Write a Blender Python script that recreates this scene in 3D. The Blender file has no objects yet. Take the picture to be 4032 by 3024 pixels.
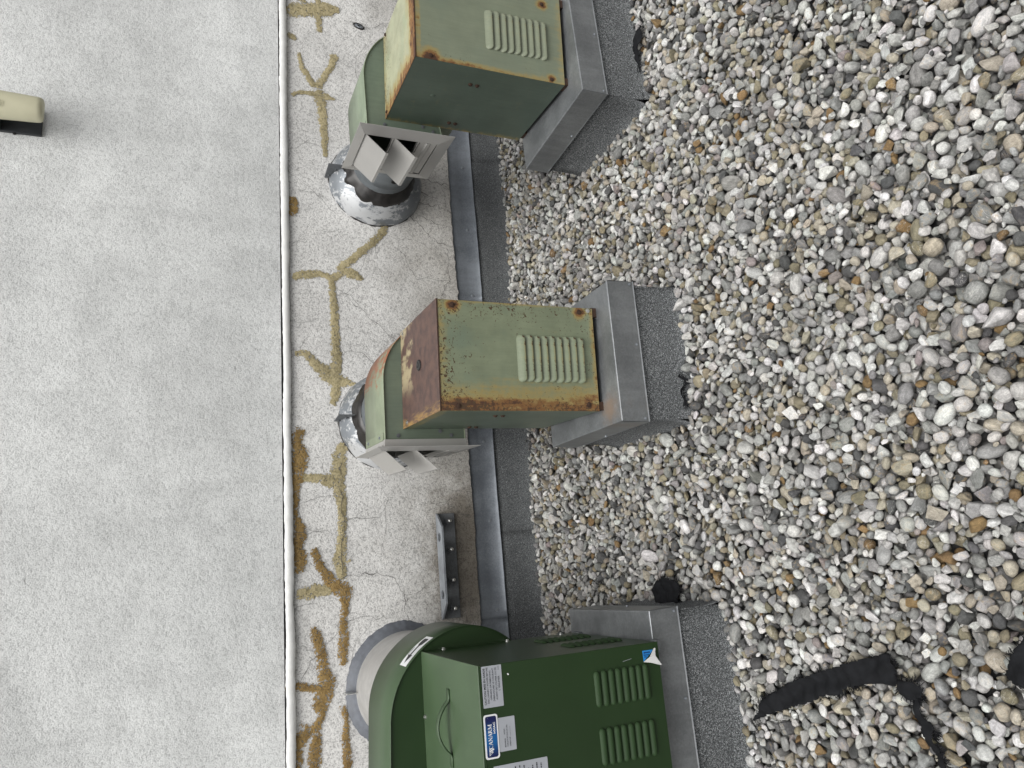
import bpy, bmesh, math, random
import numpy as np
from mathutils import Vector, Matrix, Euler
random.seed(7); RNG = np.random.default_rng(11)
sc = bpy.context.scene
COL = sc.collection
PI = math.pi

# ------------------------------------------------------------------ camera
cd = bpy.data.cameras.new('camera'); cam = bpy.data.objects.new('camera', cd); COL.objects.link(cam)
cd.sensor_width = 36.0; cd.lens = 26.07; cd.clip_start = 0.05; cd.clip_end = 200
# the phone was held on its side: image-right is world down, image-up is world right
ax = Vector((-0.086534, -0.380304, -0.920804)); ay = Vector((0.965083, -0.261376, 0.017257)); az = -Vector((0.247239, 0.887159, -0.389643))
m = Matrix((ax, ay, az)).transposed().to_4x4(); m.translation = (0, 0, 1.6)
cam.matrix_world = m
sc.camera = cam

# ------------------------------------------------------------------ overcast daylight
SUN_EL, SUN_AZ = math.radians(65), math.radians(200)     # azimuth clockwise from +Y
w = bpy.data.worlds.new('World'); sc.world = w; w.use_nodes = True
nt = w.node_tree; bg = nt.nodes['Background']
sky = nt.nodes.new('ShaderNodeTexSky'); sky.sky_type = 'NISHITA'; sky.sun_disc = False
sky.sun_elevation = SUN_EL; sky.sun_rotation = SUN_AZ; sky.air_density = 1.0; sky.dust_density = 6.0; sky.ozone_density = 1.0
hs = nt.nodes.new('ShaderNodeHueSaturation'); hs.inputs['Saturation'].default_value = 0.12
nt.links.new(sky.outputs[0], hs.inputs['Color']); nt.links.new(hs.outputs[0], bg.inputs['Color'])
bg.inputs['Strength'].default_value = 0.105
sl = bpy.data.lights.new('sun', 'SUN'); sl.energy = 1.4; sl.angle = math.radians(55); sl.color = (1.0, 0.99, 0.955)
so = bpy.data.objects.new('sun', sl); COL.objects.link(so)
sd = Vector((math.sin(SUN_AZ) * math.cos(SUN_EL), math.cos(SUN_AZ) * math.cos(SUN_EL), math.sin(SUN_EL)))
so.rotation_euler = sd.to_track_quat('Z', 'Y').to_euler(); so.location = (0, 0, 8)
sc.view_settings.view_transform = 'Standard'; sc.view_settings.look = 'None'
sc.cycles.diffuse_bounces = 1; sc.cycles.max_bounces = 8
sc.view_settings.exposure = 0.36; sc.view_settings.gamma = 1.0; sc.view_settings.use_curve_mapping = False

# ------------------------------------------------------------------ node helpers
class G:
    def __init__(self, name):
        self.mat = bpy.data.materials.new(name); self.mat.use_nodes = True
        self.t = self.mat.node_tree; self.b = self.t.nodes['Principled BSDF']; self.out = self.t.nodes['Material Output']
        self.tc = None
    def n(self, ty, props=None, inp=None):
        nd = self.t.nodes.new(ty)
        for k, v in (props or {}).items(): setattr(nd, k, v)
        for k, v in (inp or {}).items(): self.put(nd.inputs[k], v)
        return nd
    def put(self, s, v):
        if isinstance(v, bpy.types.NodeSocket): self.t.links.new(v, s)
        elif isinstance(v, (tuple, list)) and len(v) == 3 and s.type == 'RGBA': s.default_value = (*v, 1)
        else: s.default_value = v
    def co(self, kind='Object'):
        if self.tc is None: self.tc = self.n('ShaderNodeTexCoord')
        return self.tc.outputs[kind]
    def m(self, op, a, b=0.0, c=None):
        nd = self.n('ShaderNodeMath', {'operation': op}); self.put(nd.inputs[0], a); self.put(nd.inputs[1], b)
        if c is not None: self.put(nd.inputs[2], c)
        return nd.outputs[0]
    def noise(self, sc_, det=3, rough=0.55, vec=None, dist=0.0):
        nd = self.n('ShaderNodeTexNoise', None, {'Vector': vec or self.co(), 'Scale': sc_, 'Detail': det, 'Roughness': rough, 'Distortion': dist}); return nd.outputs['Fac']
    def map(self, scale=(1, 1, 1), loc=(0, 0, 0), vec=None):
        return self.n('ShaderNodeMapping', None, {'Vector': vec or self.co(), 'Scale': scale, 'Location': loc}).outputs[0]
    def ss(self, v, a, b, lo=0.0, hi=1.0):
        if a > b: a, b, lo, hi = b, a, hi, lo
        return self.n('ShaderNodeMapRange', {'interpolation_type': 'SMOOTHSTEP'}, {'Value': v, 'From Min': a, 'From Max': b, 'To Min': lo, 'To Max': hi}).outputs[0]
    def mix(self, f, a, b, bt='MIX'):
        nd = self.n('ShaderNodeMix', {'data_type': 'RGBA', 'blend_type': bt}); self.put(nd.inputs[0], f); self.put(nd.inputs[6], a); self.put(nd.inputs[7], b); return nd.outputs[2]
    def mul(self, a, v):      # colour times grey value
        cc = self.n('ShaderNodeCombineColor', None, {0: v, 1: v, 2: v}).outputs[0]
        return self.mix(1.0, a, cc, 'MULTIPLY')
    def xyz(self, vec=None):
        return self.n('ShaderNodeSeparateXYZ', None, {0: vec or self.co()}).outputs
    def bump(self, h, strength=0.3, dist=0.003):
        self.put(self.b.inputs['Normal'], self.n('ShaderNodeBump', None, {'Strength': strength, 'Distance': dist, 'Height': h}).outputs[0])
    def fin(self, col, rough=0.6, metal=0.0, spec=0.5):
        self.put(self.b.inputs['Base Color'], col); self.put(self.b.inputs['Roughness'], rough)
        self.put(self.b.inputs['Metallic'], metal); self.put(self.b.inputs['Specular IOR Level'], spec); return self.mat

def plain(name, col, rough=0.5, metal=0.0, var=0.12, scale=14):
    g = G(name); n = g.noise(scale, 4)
    return g.fin(g.mul(col, g.ss(n, 0.2, 0.8, 1 - var, 1 + var)), g.ss(n, 0.2, 0.8, max(0.05, rough - .08), rough + .08), metal)

def stucco(name, lower):
    g = G(name)
    fine = g.noise(170, 2, 0.6); mid = g.noise(70, 3, 0.6); blot = g.noise(1.1, 5, 0.6); pat = g.noise(7, 4, 0.6)
    grain = g.m('ADD', g.m('MULTIPLY', fine, 0.62), g.m('MULTIPLY', mid, 0.38))
    base_l, base_d = ((0.82, 0.81, 0.785), (0.42, 0.412, 0.40)) if lower else ((0.79, 0.80, 0.79), (0.53, 0.537, 0.532))
    col = g.mix(g.ss(grain, 0.33, 0.56), base_d, base_l)
    col = g.mul(col, g.m('MULTIPLY', g.ss(blot, 0.3, 0.7, 0.87, 1.08), g.ss(pat, 0.3, 0.7, 0.93, 1.05)))
    x, y, z = g.xyz()
    if lower:
        # fine map cracking
        wv = g.n('ShaderNodeTexNoise', None, {'Vector': g.co(), 'Scale': 6.0, 'Detail': 4.0}).outputs['Color']
        wc = g.n('ShaderNodeVectorMath', {'operation': 'MULTIPLY_ADD'}, {0: wv, 1: (0.16, 0.16, 0.16), 2: g.co()}).outputs[0]
        for s, wd, k in ((2.6, 0.009, 0.60), (6.1, 0.013, 0.34)):
            vo = g.n('ShaderNodeTexVoronoi', {'feature': 'DISTANCE_TO_EDGE'}, {'Vector': wc, 'Scale': s}).outputs['Distance']
            cr = g.m('MULTIPLY', g.ss(vo, wd, 0.0), g.ss(g.noise(2.3 * s / 3, 2), 0.46, 0.60))
            col = g.mix(g.m('MULTIPLY', cr, k), col, (0.16, 0.155, 0.15))
        # render coat darkens towards the bottom, ragged
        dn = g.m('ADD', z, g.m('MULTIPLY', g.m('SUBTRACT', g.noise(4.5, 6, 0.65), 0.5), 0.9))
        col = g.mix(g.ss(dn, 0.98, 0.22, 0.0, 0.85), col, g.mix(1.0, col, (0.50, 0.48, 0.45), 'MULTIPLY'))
        # brown grime patch where water sits around the steel bracket
        dx = g.m('MULTIPLY', g.m('SUBTRACT', x, 0.10), 2.6); dz = g.m('MULTIPLY', g.m('SUBTRACT', z, 0.40), 5.0)
        rr = g.m('SQRT', g.m('ADD', g.m('MULTIPLY', dx, dx), g.m('MULTIPLY', dz, dz)))
        rr = g.m('ADD', rr, g.m('MULTIPLY', g.m('SUBTRACT', g.noise(12, 5, 0.7), 0.5), 1.3))
        col = g.mix(g.ss(rr, 1.3, 0.55, 0.0, 0.9), col, g.mix(1.0, col, (0.36, 0.33, 0.29), 'MULTIPLY'))
        # grey scuffs
        sf = g.ss(g.noise(16, 4, 0.7), 0.66, 0.72); sm = g.ss(g.noise(2.0, 2), 0.52, 0.6)
        col = g.mix(g.m('MULTIPLY', g.m('MULTIPLY', sf, sm), 0.5), col, (0.30, 0.30, 0.29))
    else:
        st = g.noise(1.0, 4, 0.6, g.map((0.9, 1, 2.6)))
        col = g.mul(col, g.ss(st, 0.35, 0.7, 0.93, 1.04))
        wsp = g.m('MULTIPLY', g.ss(g.noise(60, 3, 0.7), 0.58, 0.66), g.ss(g.noise(1.7, 3, 0.6, g.map((1, 1, 1), (7, 0, 2))), 0.54, 0.64)); col = g.mix(g.m('MULTIPLY', wsp, 0.55), col, (0.86, 0.86, 0.85))
        run = g.ss(g.noise(1.0, 4, 0.65, g.map((7, 1, 0.55), (2, 0, 3))), 0.52, 0.75, 1.0, 0.90); col = g.mul(col, run)
        sv = g.m('MULTIPLY', g.ss(g.noise(38, 3, 0.6, g.map((0.35, 1, 1))), 0.66, 0.72), g.ss(g.noise(2.2, 1, 0.5, g.map((1, 1, 1), (3.2, 0, 1))), 0.62, 0.68))
        col = g.mix(g.m('MULTIPLY', sv, 0.5), col, (0.22, 0.22, 0.22))
    g.bump(g.m('ADD', g.m('MULTIPLY', fine, 0.6), mid), 0.55, 0.006)
    return g.fin(col, 0.92, 0, 0.25)

def sealant(name, a, b, ragged):
    g = G(name); fine = g.noise(125, 2, 0.6); mid = g.noise(52, 3, 0.6); big = g.noise(6, 4)
    grain = g.m('ADD', g.m('MULTIPLY', fine, 0.6), g.m('MULTIPLY', mid, 0.4))
    col = g.mix(g.ss(grain, 0.36, 0.6), b, a); col = g.mul(col, g.ss(big, 0.3, 0.7, 0.85, 1.12))
    g.bump(g.m('ADD', g.m('MULTIPLY', fine, 0.6), mid), 0.55, 0.006)
    g.fin(col, 0.85, 0, 0.3)
    at = g.n('ShaderNodeAttribute', {'attribute_name': 'edge'}).outputs['Fac']     # 1 in the middle, 0 at the brushed-out rim
    k = g.m('ADD', at, g.m('MULTIPLY', g.m('SUBTRACT', g.m('ADD', g.m('MULTIPLY', fine, 0.5), g.m('MULTIPLY', g.noise(34, 4, 0.75), 0.5)), 0.5), ragged))
    al = g.ss(k, 0.48, 0.58); g.put(g.b.inputs['Alpha'], al)
    return g.mat

def galv(name, a=(0.33, 0.345, 0.355), b=(0.225, 0.237, 0.248), metal=0.7, rough=0.48, stain=0.0, rust_at=None):
    g = G(name); v = g.n('ShaderNodeTexVoronoi', {'feature': 'F1'}, {'Vector': g.co(), 'Scale': 190.0}).outputs['Color']
    vv = g.n('ShaderNodeSeparateColor', None, {0: v}).outputs[0]; cl = g.noise(5, 5, 0.62); st = g.noise(3, 4, 0.6, g.map((8, 8, 1)))
    f = g.m('ADD', g.m('MULTIPLY', cl, 0.86), g.m('MULTIPLY', vv, 0.14))
    col = g.mix(g.ss(f, 0.3, 0.7), b, a); col = g.mul(col, g.ss(st, 0.3, 0.7, 0.9, 1.06))
    met = metal
    if rust_at:
        (cx, cy, rad) = rust_at; x, y, z = g.xyz()
        dx = g.m('SUBTRACT', x, cx); dy = g.m('SUBTRACT', y, cy)
        d = g.m('SQRT', g.m('ADD', g.m('MULTIPLY', dx, dx), g.m('MULTIPLY', dy, dy)))
        d = g.m('ADD', d, g.m('MULTIPLY', g.m('SUBTRACT', g.noise(30, 5, 0.7), 0.5), 0.10))
        k = g.ss(d, rad, rad * 0.1, 0, 0.6); col = g.mix(k, col, (0.23, 0.135, 0.06)); met = g.m('MULTIPLY', g.m('SUBTRACT', 1.0, k), metal)
    g.bump(g.noise(60, 2), 0.05, 0.002)
    return g.fin(col, g.ss(f, 0.2, 0.8, rough - .1, rough + .12), met)

def granules(name, gain=1.0, lo=0.40, hi=0.68):
    g = G(name); n = g.noise(420, 1, 0.5); n2 = g.noise(190, 2, 0.6); big = g.noise(2.5, 4)
    f = g.m('ADD', g.m('MULTIPLY', n, 0.6), g.m('MULTIPLY', n2, 0.4))
    col = g.n('ShaderNodeValToRGB', None, {0: f}); cr = col.color_ramp
    cr.elements[0].position = lo; cr.elements[0].color = (0.030, 0.032, 0.033, 1); cr.elements[1].position = hi; cr.elements[1].color = (0.46, 0.47, 0.48, 1)
    e = cr.elements.new(0.54); e.color = (0.135, 0.143, 0.147, 1)
    g.bump(f, 0.6, 0.004)
    return g.fin(g.mul(col.outputs[0], g.ss(big, 0.3, 0.7, 0.85 * gain, 1.15 * gain)), 0.9, 0, 0.3)

RUST_D, RUST_O, STAIN = (0.060, 0.028, 0.017), (0.185, 0.080, 0.027), (0.335, 0.25, 0.085)
def paint(name, base, edges=(), rough=0.45, chips=0.0, chip_edges=(), var=0.10, streak=(30, 30, 2.2), tint=None, spots=(), spec=0.5, rustw=1.0):
    """weathered enamel; edges: (axis, at_zero, at_one, strength) ramps in the thing's own coordinates; spots: (x, y, z, radius)"""
    g = G(name); X = g.xyz()
    nz = g.noise(1.0, 6, 0.65, g.map(streak)); big = g.noise(9, 5, 0.65); br = g.noise(1, 3, 0.6, g.map((120, 120, 9)))
    col = g.mul(base, g.m('MULTIPLY', g.ss(big, 0.25, 0.75, 1 - var, 1 + var), g.ss(br, 0.3, 0.7, 0.95, 1.04)))
    if tint: col = g.mix(g.ss(g.noise(5, 4, 0.6, g.map((1, 1, 1), (4, 2, 1))), 0.5, 0.7, 0, tint[1]), col, tint[0])
    wsum = None
    for axi, a, b, s in edges:
        k = g.ss(X[axi], a, b, 0, s); wsum = k if wsum is None else g.m('MAXIMUM', wsum, k)
    for (sx, sy, sz, rad) in spots:
        d = g.n('ShaderNodeVectorMath', {'operation': 'DISTANCE'}, {0: g.co(), 1: (sx, sy, sz)}).outputs['Value']
        k = g.ss(d, rad * 1.25, 0.0, 0, 1.1); wsum = k if wsum is None else g.m('MAXIMUM', wsum, k)
    rgh = rough
    if wsum is not None:
        f1 = g.noise(42, 6, 0.7); nn = g.m('SUBTRACT', g.m('ADD', g.m('MULTIPLY', nz, 0.55), g.m('MULTIPLY', f1, 0.45)), 0.5)
        s1 = g.ss(g.m('ADD', wsum, g.m('MULTIPLY', nn, 1.9)), 0.10, 0.72); s2 = g.ss(g.m('ADD', wsum, g.m('MULTIPLY', nn, 2.2)), 0.56, 0.86)
        s3 = g.ss(g.m('ADD', wsum, g.m('MULTIPLY', nn, 3.4)), 0.92, 1.12)
        col = g.mix(g.m('MULTIPLY', s1, 0.85 * rustw), col, STAIN); col = g.mix(g.m('MULTIPLY', s2, 0.9 * rustw), col, RUST_O); col = g.mix(g.m('MULTIPLY', s3, 0.9 * rustw), col, RUST_D)
        rgh = g.m('ADD', g.m('MULTIPLY', s2, 0.3), rough)
    if chips > 0:
        cn = g.noise(80, 4, 0.65, None, 1.2); wc = None
        for axi, a, b, s in chip_edges:
            k = g.ss(X[axi], a, b, 0, s); wc = k if wc is None else g.m('MAXIMUM', wc, k)
        thr = g.m('ADD', cn, g.m('MULTIPLY', wc, 0.16) if wc is not None else 0.0)
        thr = g.m('ADD', thr, g.m('MULTIPLY', g.m('SUBTRACT', g.noise(8, 2), 0.5), 0.22))
        cm = g.ss(thr, 0.735 - 0.05 * chips, 0.755 - 0.05 * chips)
        col = g.mix(cm, col, (0.075, 0.045, 0.022))
    g.bump(g.m('ADD', g.m('ADD', g.m('MULTIPLY', br, 0.12), g.m('MULTIPLY', big, 0.3)), g.m('MULTIPLY', g.noise(4.5, 2, 0.5), 1.6)), 0.22, 0.006)
    return g.fin(col, rgh, 0, spec)

# ------------------------------------------------------------------ mesh helpers
def link(o, parent=None):
    COL.objects.link(o)
    if parent is not None: o.parent = parent
    return o
def obj(name, bm, mat, parent=None, smooth=False, kind=None, label=None):
    me = bpy.data.meshes.new(name); bm.normal_update()
    if smooth:
        for f in bm.faces: f.smooth = True
    bm.to_mesh(me); bm.free()
    if mat: me.materials.append(mat)
    o = link(bpy.data.objects.new(name, me), parent)
    if kind: o['kind'] = kind
    if label: o['label'] = label
    return o
def thing(name, label, cat, loc=(0, 0, 0), rz=0, group=None):
    o = bpy.data.objects.new(name, None); COL.objects.link(o); o.location = loc; o.rotation_euler = (0, 0, rz); o.empty_display_size = .05
    o['label'] = label; o['category'] = cat
    if group: o['group'] = group
    return o
def B(): return bmesh.new()
def box(bm, x0, x1, y0, y1, z0, z1, bev=0.0, seg=1):
    vs = [bm.verts.new((x, y, z)) for z in (z0, z1) for y in (y0, y1) for x in (x0, x1)]
    fs = [bm.faces.new([vs[i] for i in q]) for q in ((0, 2, 3, 1), (4, 5, 7, 6), (0, 1, 5, 4), (2, 6, 7, 3), (0, 4, 6, 2), (1, 3, 7, 5))]
    if bev: bmesh.ops.bevel(bm, geom=list({e for f in fs for e in f.edges}), offset=bev, segments=seg, affect='EDGES', profile=0.6)
    return bm
def bxo(name, mat, parent, *a, bev=0.0, seg=1): return obj(name, box(B(), *a, bev=bev, seg=seg), mat, parent)
def lathe(bm, prof, n=48, axis='Y', c=(0, 0, 0), jit=None, a0=0.0, a1=2 * PI):
    """prof: (along, radius)"""
    full = abs(a1 - a0 - 2 * PI) < 1e-6; rings = []
    for h, r in prof:
        ring = []
        for i in range(n if full else n + 1):
            a = a0 + (a1 - a0) * i / n; rr = r * (jit(a, h) if jit else 1)
            p, q = rr * math.cos(a), rr * math.sin(a)
            v = {'Y': (p, h, q), 'Z': (p, q, h), 'X': (h, p, q)}[axis]
            ring.append(bm.verts.new((v[0] + c[0], v[1] + c[1], v[2] + c[2])))
        rings.append(ring)
    for r0, r1 in zip(rings, rings[1:]):
        k = len(r0)
        for i in range(k if full else k - 1):
            bm.faces.new((r0[i], r0[(i + 1) % k], r1[(i + 1) % k], r1[i]))
    bmesh.ops.recalc_face_normals(bm, faces=bm.faces[:])
    return rings
def cap(bm, ring):
    try: bm.faces.new(ring)
    except ValueError: pass
def poly_prism(bm, pts, y0, y1):
    """pts (x, z) outline extruded along y"""
    a = [bm.verts.new((x, y0, z)) for x, z in pts]; b = [bm.verts.new((x, y1, z)) for x, z in pts]; n = len(pts)
    bm.faces.new(a); bm.faces.new(b[::-1])
    for i in range(n): bm.faces.new((a[i], b[i], b[(i + 1) % n], a[(i + 1) % n]))
    bmesh.ops.recalc_face_normals(bm, faces=bm.faces[:]); return bm
def tube(bm, pts, r, n=6):
    prev = None; pts = [Vector(p) for p in pts]
    for i, p in enumerate(pts):
        t = (pts[min(i + 1, len(pts) - 1)] - pts[max(i - 1, 0)]).normalized()
        u = t.cross(Vector((0, 0, 1)) if abs(t.z) < .9 else Vector((1, 0, 0))).normalized(); v = t.cross(u)
        rr = r[i] if isinstance(r, (list, tuple)) else r
        ring = [bm.verts.new(p + (u * math.cos(2 * PI * k / n) + v * math.sin(2 * PI * k / n)) * rr) for k in range(n)]
        if prev:
            for k in range(n): bm.faces.new((prev[k], prev[(k + 1) % n], ring[(k + 1) % n], ring[k]))
        else: bm.faces.new(ring[::-1])
        prev = ring
    bm.faces.new(prev); bmesh.ops.recalc_face_normals(bm, faces=bm.faces[:]); return bm
def hexbolt(bm, p, axis, r=0.006, h=0.005, washer=0.009):
    """hex head plus washer standing on p along axis ('-Y','-X','Z','+X')"""
    M = {'-Y': Matrix.Rotation(PI / 2, 4, 'X'), '-X': Matrix.Rotation(-PI / 2, 4, 'Y'), '+X': Matrix.Rotation(PI / 2, 4, 'Y'), 'Z': Matrix()}[axis]
    M = Matrix.Translation(p) @ M; b0 = len(bm.verts)
    for rad, z0, z1, n in ((washer, 0, h * .3, 14), (r, h * .3, h * 1.1, 6), (r * .6, h * 1.1, h * 1.25, 6)):
        r0 = bm.verts; lo = [bm.verts.new(M @ Vector((rad * math.cos(2 * PI * k / n), rad * math.sin(2 * PI * k / n), z0))) for k in range(n)]
        hi = [bm.verts.new(M @ Vector((rad * math.cos(2 * PI * k / n), rad * math.sin(2 * PI * k / n), z1))) for k in range(n)]
        for k in range(n): bm.faces.new((lo[k], lo[(k + 1) % n], hi[(k + 1) % n], hi[k]))
        bm.faces.new(hi)
    return bm
def screw(parent, p, axis, mat, r=0.006, h=0.005, washer=0.008, name='screw'):
    return obj(name, hexbolt(B(), p, axis, r, h, washer), mat, parent)
_rough = np.random.default_rng(3)
# measured outlines on the wall (x, z, width) and on the gravel (x, y)
TAN = [[(3.154,1.198,0.0481),(3.179,1.102,0.0665),(3.218,0.973,0.0732),(3.235,0.88,0.0245)],[(3.309,1.012,0.0278),(3.21,1.004,0.0304),(3.048,1.002,0.0238)],[(2.996,1.184,0.0294),(2.982,1.125,0.0265)],[(3.266,1.126,0.0275),(3.23,1.07,0.0244)],[(2.893,1.119,0.0145),(2.791,1.096,0.0258),(2.68,1.03,0.0283)],[(2.931,0.923,0.047),(2.893,0.926,0.0351),(2.827,0.951,0.0261),(2.726,1.004,0.0314),(2.681,1.025,0.0397)],[(2.681,1.025,0.0425),(2.617,1.007,0.0422),(2.459,0.995,0.0331),(2.255,0.988,0.0215)],[(2.607,1.164,0.014),(2.64,1.11,0.0197),(2.644,1.016,0.0226)],[(2.647,1.016,0.0452),(2.63,0.921,0.0085)],[(1.906,0.677,0.0236),(1.846,0.695,0.0312),(1.72,0.815,0.0331),(1.637,0.91,0.0352),(1.586,0.935,0.04)],[(1.546,1.178,0.0297),(1.566,1.116,0.0347),(1.578,1.03,0.0249),(1.552,0.969,0.0299)],[(1.549,0.974,0.0299),(1.597,0.921,0.0351)],[(1.607,0.925,0.0401),(1.591,0.868,0.0402),(1.559,0.806,0.0151)],[(1.552,0.974,0.0274),(1.409,0.968,0.0295),(1.209,0.964,0.0338),(1.063,0.966,0.043),(0.943,0.972,0.0355),(0.876,0.987,0.0236)],[(1.143,1.169,0.0167),(1.145,1.116,0.0287),(1.084,1.059,0.0381),(1.033,0.997,0.0619),(1.01,0.945,0.0476),(0.99,0.86,0.0072)],[(0.697,0.938,0.0327),(0.628,0.958,0.0512),(0.504,0.968,0.0509),(0.37,0.957,0.0323),(0.239,0.961,0.0322),(0.133,0.972,0.0413),(0.037,0.964,0.0367)],[(0.532,1.154,0.0276),(0.52,1.058,0.0323),(0.5,0.971,0.0648)],[(0.13,0.938,0.0322),(0.121,0.925,0.023)],[(-0.012,1.18,0.0318),(-0.001,1.127,0.0456),(0.002,1.069,0.0411),(0.009,1.001,0.0321)]]
OCHRE = [[(2.003,1.163,0.026),(1.95,1.159,0.0465),(1.882,1.169,0.0205)],[(0.761,1.17,0.0232),(0.745,1.151,0.0465),(0.693,1.162,0.0417),(0.632,1.146,0.0693),(0.566,1.158,0.0553),(0.489,1.165,0.0413),(0.381,1.173,0.0229),(0.337,1.167,0.032),(0.272,1.152,0.0548),(0.21,1.169,0.0501),(0.157,1.16,0.0684),(0.115,1.15,0.041),(0.086,1.175,0.0137)],[(0.199,1.09,0.032),(0.14,1.074,0.0343),(0.086,1.046,0.0412),(0.026,1.001,0.0504),(-0.011,0.959,0.0688),(-0.068,0.957,0.0321),(-0.16,0.964,0.0344),(-0.26,0.969,0.0391),(-0.336,0.973,0.0345)],[(-0.15,1.097,0.0274),(-0.191,1.09,0.0411),(-0.268,1.071,0.0412),(-0.349,1.058,0.0459),(-0.415,1.046,0.069),(-0.483,1.075,0.0599),(-0.531,1.075,0.0277),(-0.575,1.093,0.0346),(-0.667,1.103,0.0464),(-0.777,1.109,0.0466)],[(-0.398,1.233,0.0274),(-0.406,1.158,0.0298),(-0.422,1.068,0.0368)],[(-0.5,0.982,0.037),(-0.555,0.97,0.0232),(-0.632,0.97,0.0279),(-0.727,0.965,0.0327),(-0.819,0.974,0.0305)],[(-0.584,1.18,0.0691),(-0.604,1.151,0.0646),(-0.655,1.178,0.0416),(-0.782,1.183,0.0372)]]
CRACKS = [[(0.048,0.966,0.0046),(0.064,0.853,0.0046),(0.032,0.72,0.0047),(-0.062,0.675,0.0047),(-0.181,0.663,0.0035)],[(-0.083,0.685,0.0028),(-0.057,0.611,0.0028),(-0.013,0.55,0.0024)],[(0.305,0.965,0.0035),(0.327,0.887,0.0035),(0.317,0.775,0.0023)],[(0.497,0.768,0.0028),(0.405,0.735,0.0028),(0.271,0.75,0.0028),(0.14,0.774,0.0023)],[(0.594,0.955,0.0037),(0.459,0.965,0.0046),(0.326,0.954,0.0046),(0.197,0.966,0.0046),(0.048,0.962,0.0055)],[(2.209,0.461,0.0069),(2.189,0.389,0.0069),(2.183,0.287,0.0041)],[(2.119,0.48,0.0068),(2.09,0.368,0.0054)],[(2.05,0.505,0.0054),(2.044,0.384,0.0041),(2.007,0.288,0.0033)],[(1.995,0.553,0.0053),(1.918,0.486,0.0053),(1.84,0.429,0.0053),(1.796,0.306,0.004)],[(1.961,0.484,0.004),(1.926,0.365,0.004),(1.92,0.289,0.0027)],[(1.965,0.806,0.0031),(1.848,0.748,0.0026),(1.688,0.729,0.0026)],[(1.507,0.954,0.0025),(1.466,0.872,0.0025),(1.344,0.78,0.0032),(1.234,0.663,0.0032),(1.174,0.591,0.0025)],[(2.349,1.139,0.0027),(2.318,1.018,0.0027)],[(2.046,1.143,0.0026),(2.023,1.001,0.0026)],[(3.165,0.869,0.0036),(3.152,0.79,0.0036),(3.156,0.681,0.0049),(3.223,0.568,0.0031)],[(1.299,1.154,0.0024),(1.33,1.04,0.0024)],[(1.135,0.976,0.0024),(1.164,0.858,0.0029),(1.069,0.719,0.0024)],[(0.402,1.162,0.0027),(0.43,1.06,0.0028),(0.404,0.962,0.0023)],[(0.273,1.168,0.0032),(0.262,1.042,0.0028)],[(-0.394,1.162,0.0034),(-0.303,1.116,0.0032),(-0.251,1.054,0.0023)],[(-0.149,0.968,0.0023),(-0.129,0.86,0.0023),(-0.153,0.729,0.0023)],[(-0.649,0.983,0.0023),(-0.63,0.92,0.0023)],[(0.372,0.527,0.0024),(0.38,0.441,0.0036),(0.292,0.311,0.0024)],[(0.583,0.502,0.0024),(0.567,0.353,0.0024)],[(2.906,0.98,0.0029),(2.848,0.826,0.0029),(2.685,0.727,0.0029)],[(1.753,0.612,0.0026),(1.598,0.517,0.0026),(1.586,0.32,0.0026)],[(-0.086,0.413,0.0036),(-0.115,0.293,0.0024)],[(0.631,1.077,0.0023),(0.585,1.034,0.0028),(0.506,1.041,0.0023)]]
FABRIC = {'large':[(-0.51,2.039),(-0.471,1.989),(-0.427,1.954),(-0.37,1.82),(-0.332,1.695),(-0.289,1.533),(-0.27,1.462),(-0.3,1.444),(-0.346,1.445),(-0.348,1.52),(-0.37,1.617),(-0.385,1.621),(-0.395,1.692),(-0.42,1.757),(-0.447,1.854),(-0.472,1.934),(-0.494,1.995)],'patch':[(-0.332,1.442),(-0.328,1.391),(-0.345,1.366),(-0.37,1.377),(-0.373,1.412),(-0.36,1.439)],'edge':[(-0.209,1.086),(-0.238,1.116),(-0.271,1.144),(-0.297,1.16),(-0.31,1.146),(-0.321,1.115)],'corner':[(-0.106,2.466),(-0.074,2.435),(-0.057,2.373),(-0.071,2.309),(-0.114,2.282),(-0.153,2.303),(-0.153,2.466)],'farlong':[(2.065,2.045),(2.066,2.083),(2.008,2.12),(1.964,2.162),(1.944,2.205),(1.893,2.161),(1.879,2.116),(1.949,2.099),(1.991,2.084),(2.022,2.055)],'farsmall':[(1.845,2.231),(1.829,2.181),(1.796,2.137),(1.762,2.148),(1.774,2.207),(1.812,2.246)],'mid':[(0.593,2.147),(0.635,2.115),(0.615,2.097),(0.561,2.116),(0.517,2.093),(0.52,2.126),(0.557,2.144)],'strand':[(-0.368,1.396),(-0.365,1.374),(-0.409,1.383),(-0.428,1.355),(-0.461,1.373),(-0.487,1.352),(-0.512,1.336),(-0.517,1.355),(-0.481,1.382),(-0.441,1.391),(-0.411,1.397)]}
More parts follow.
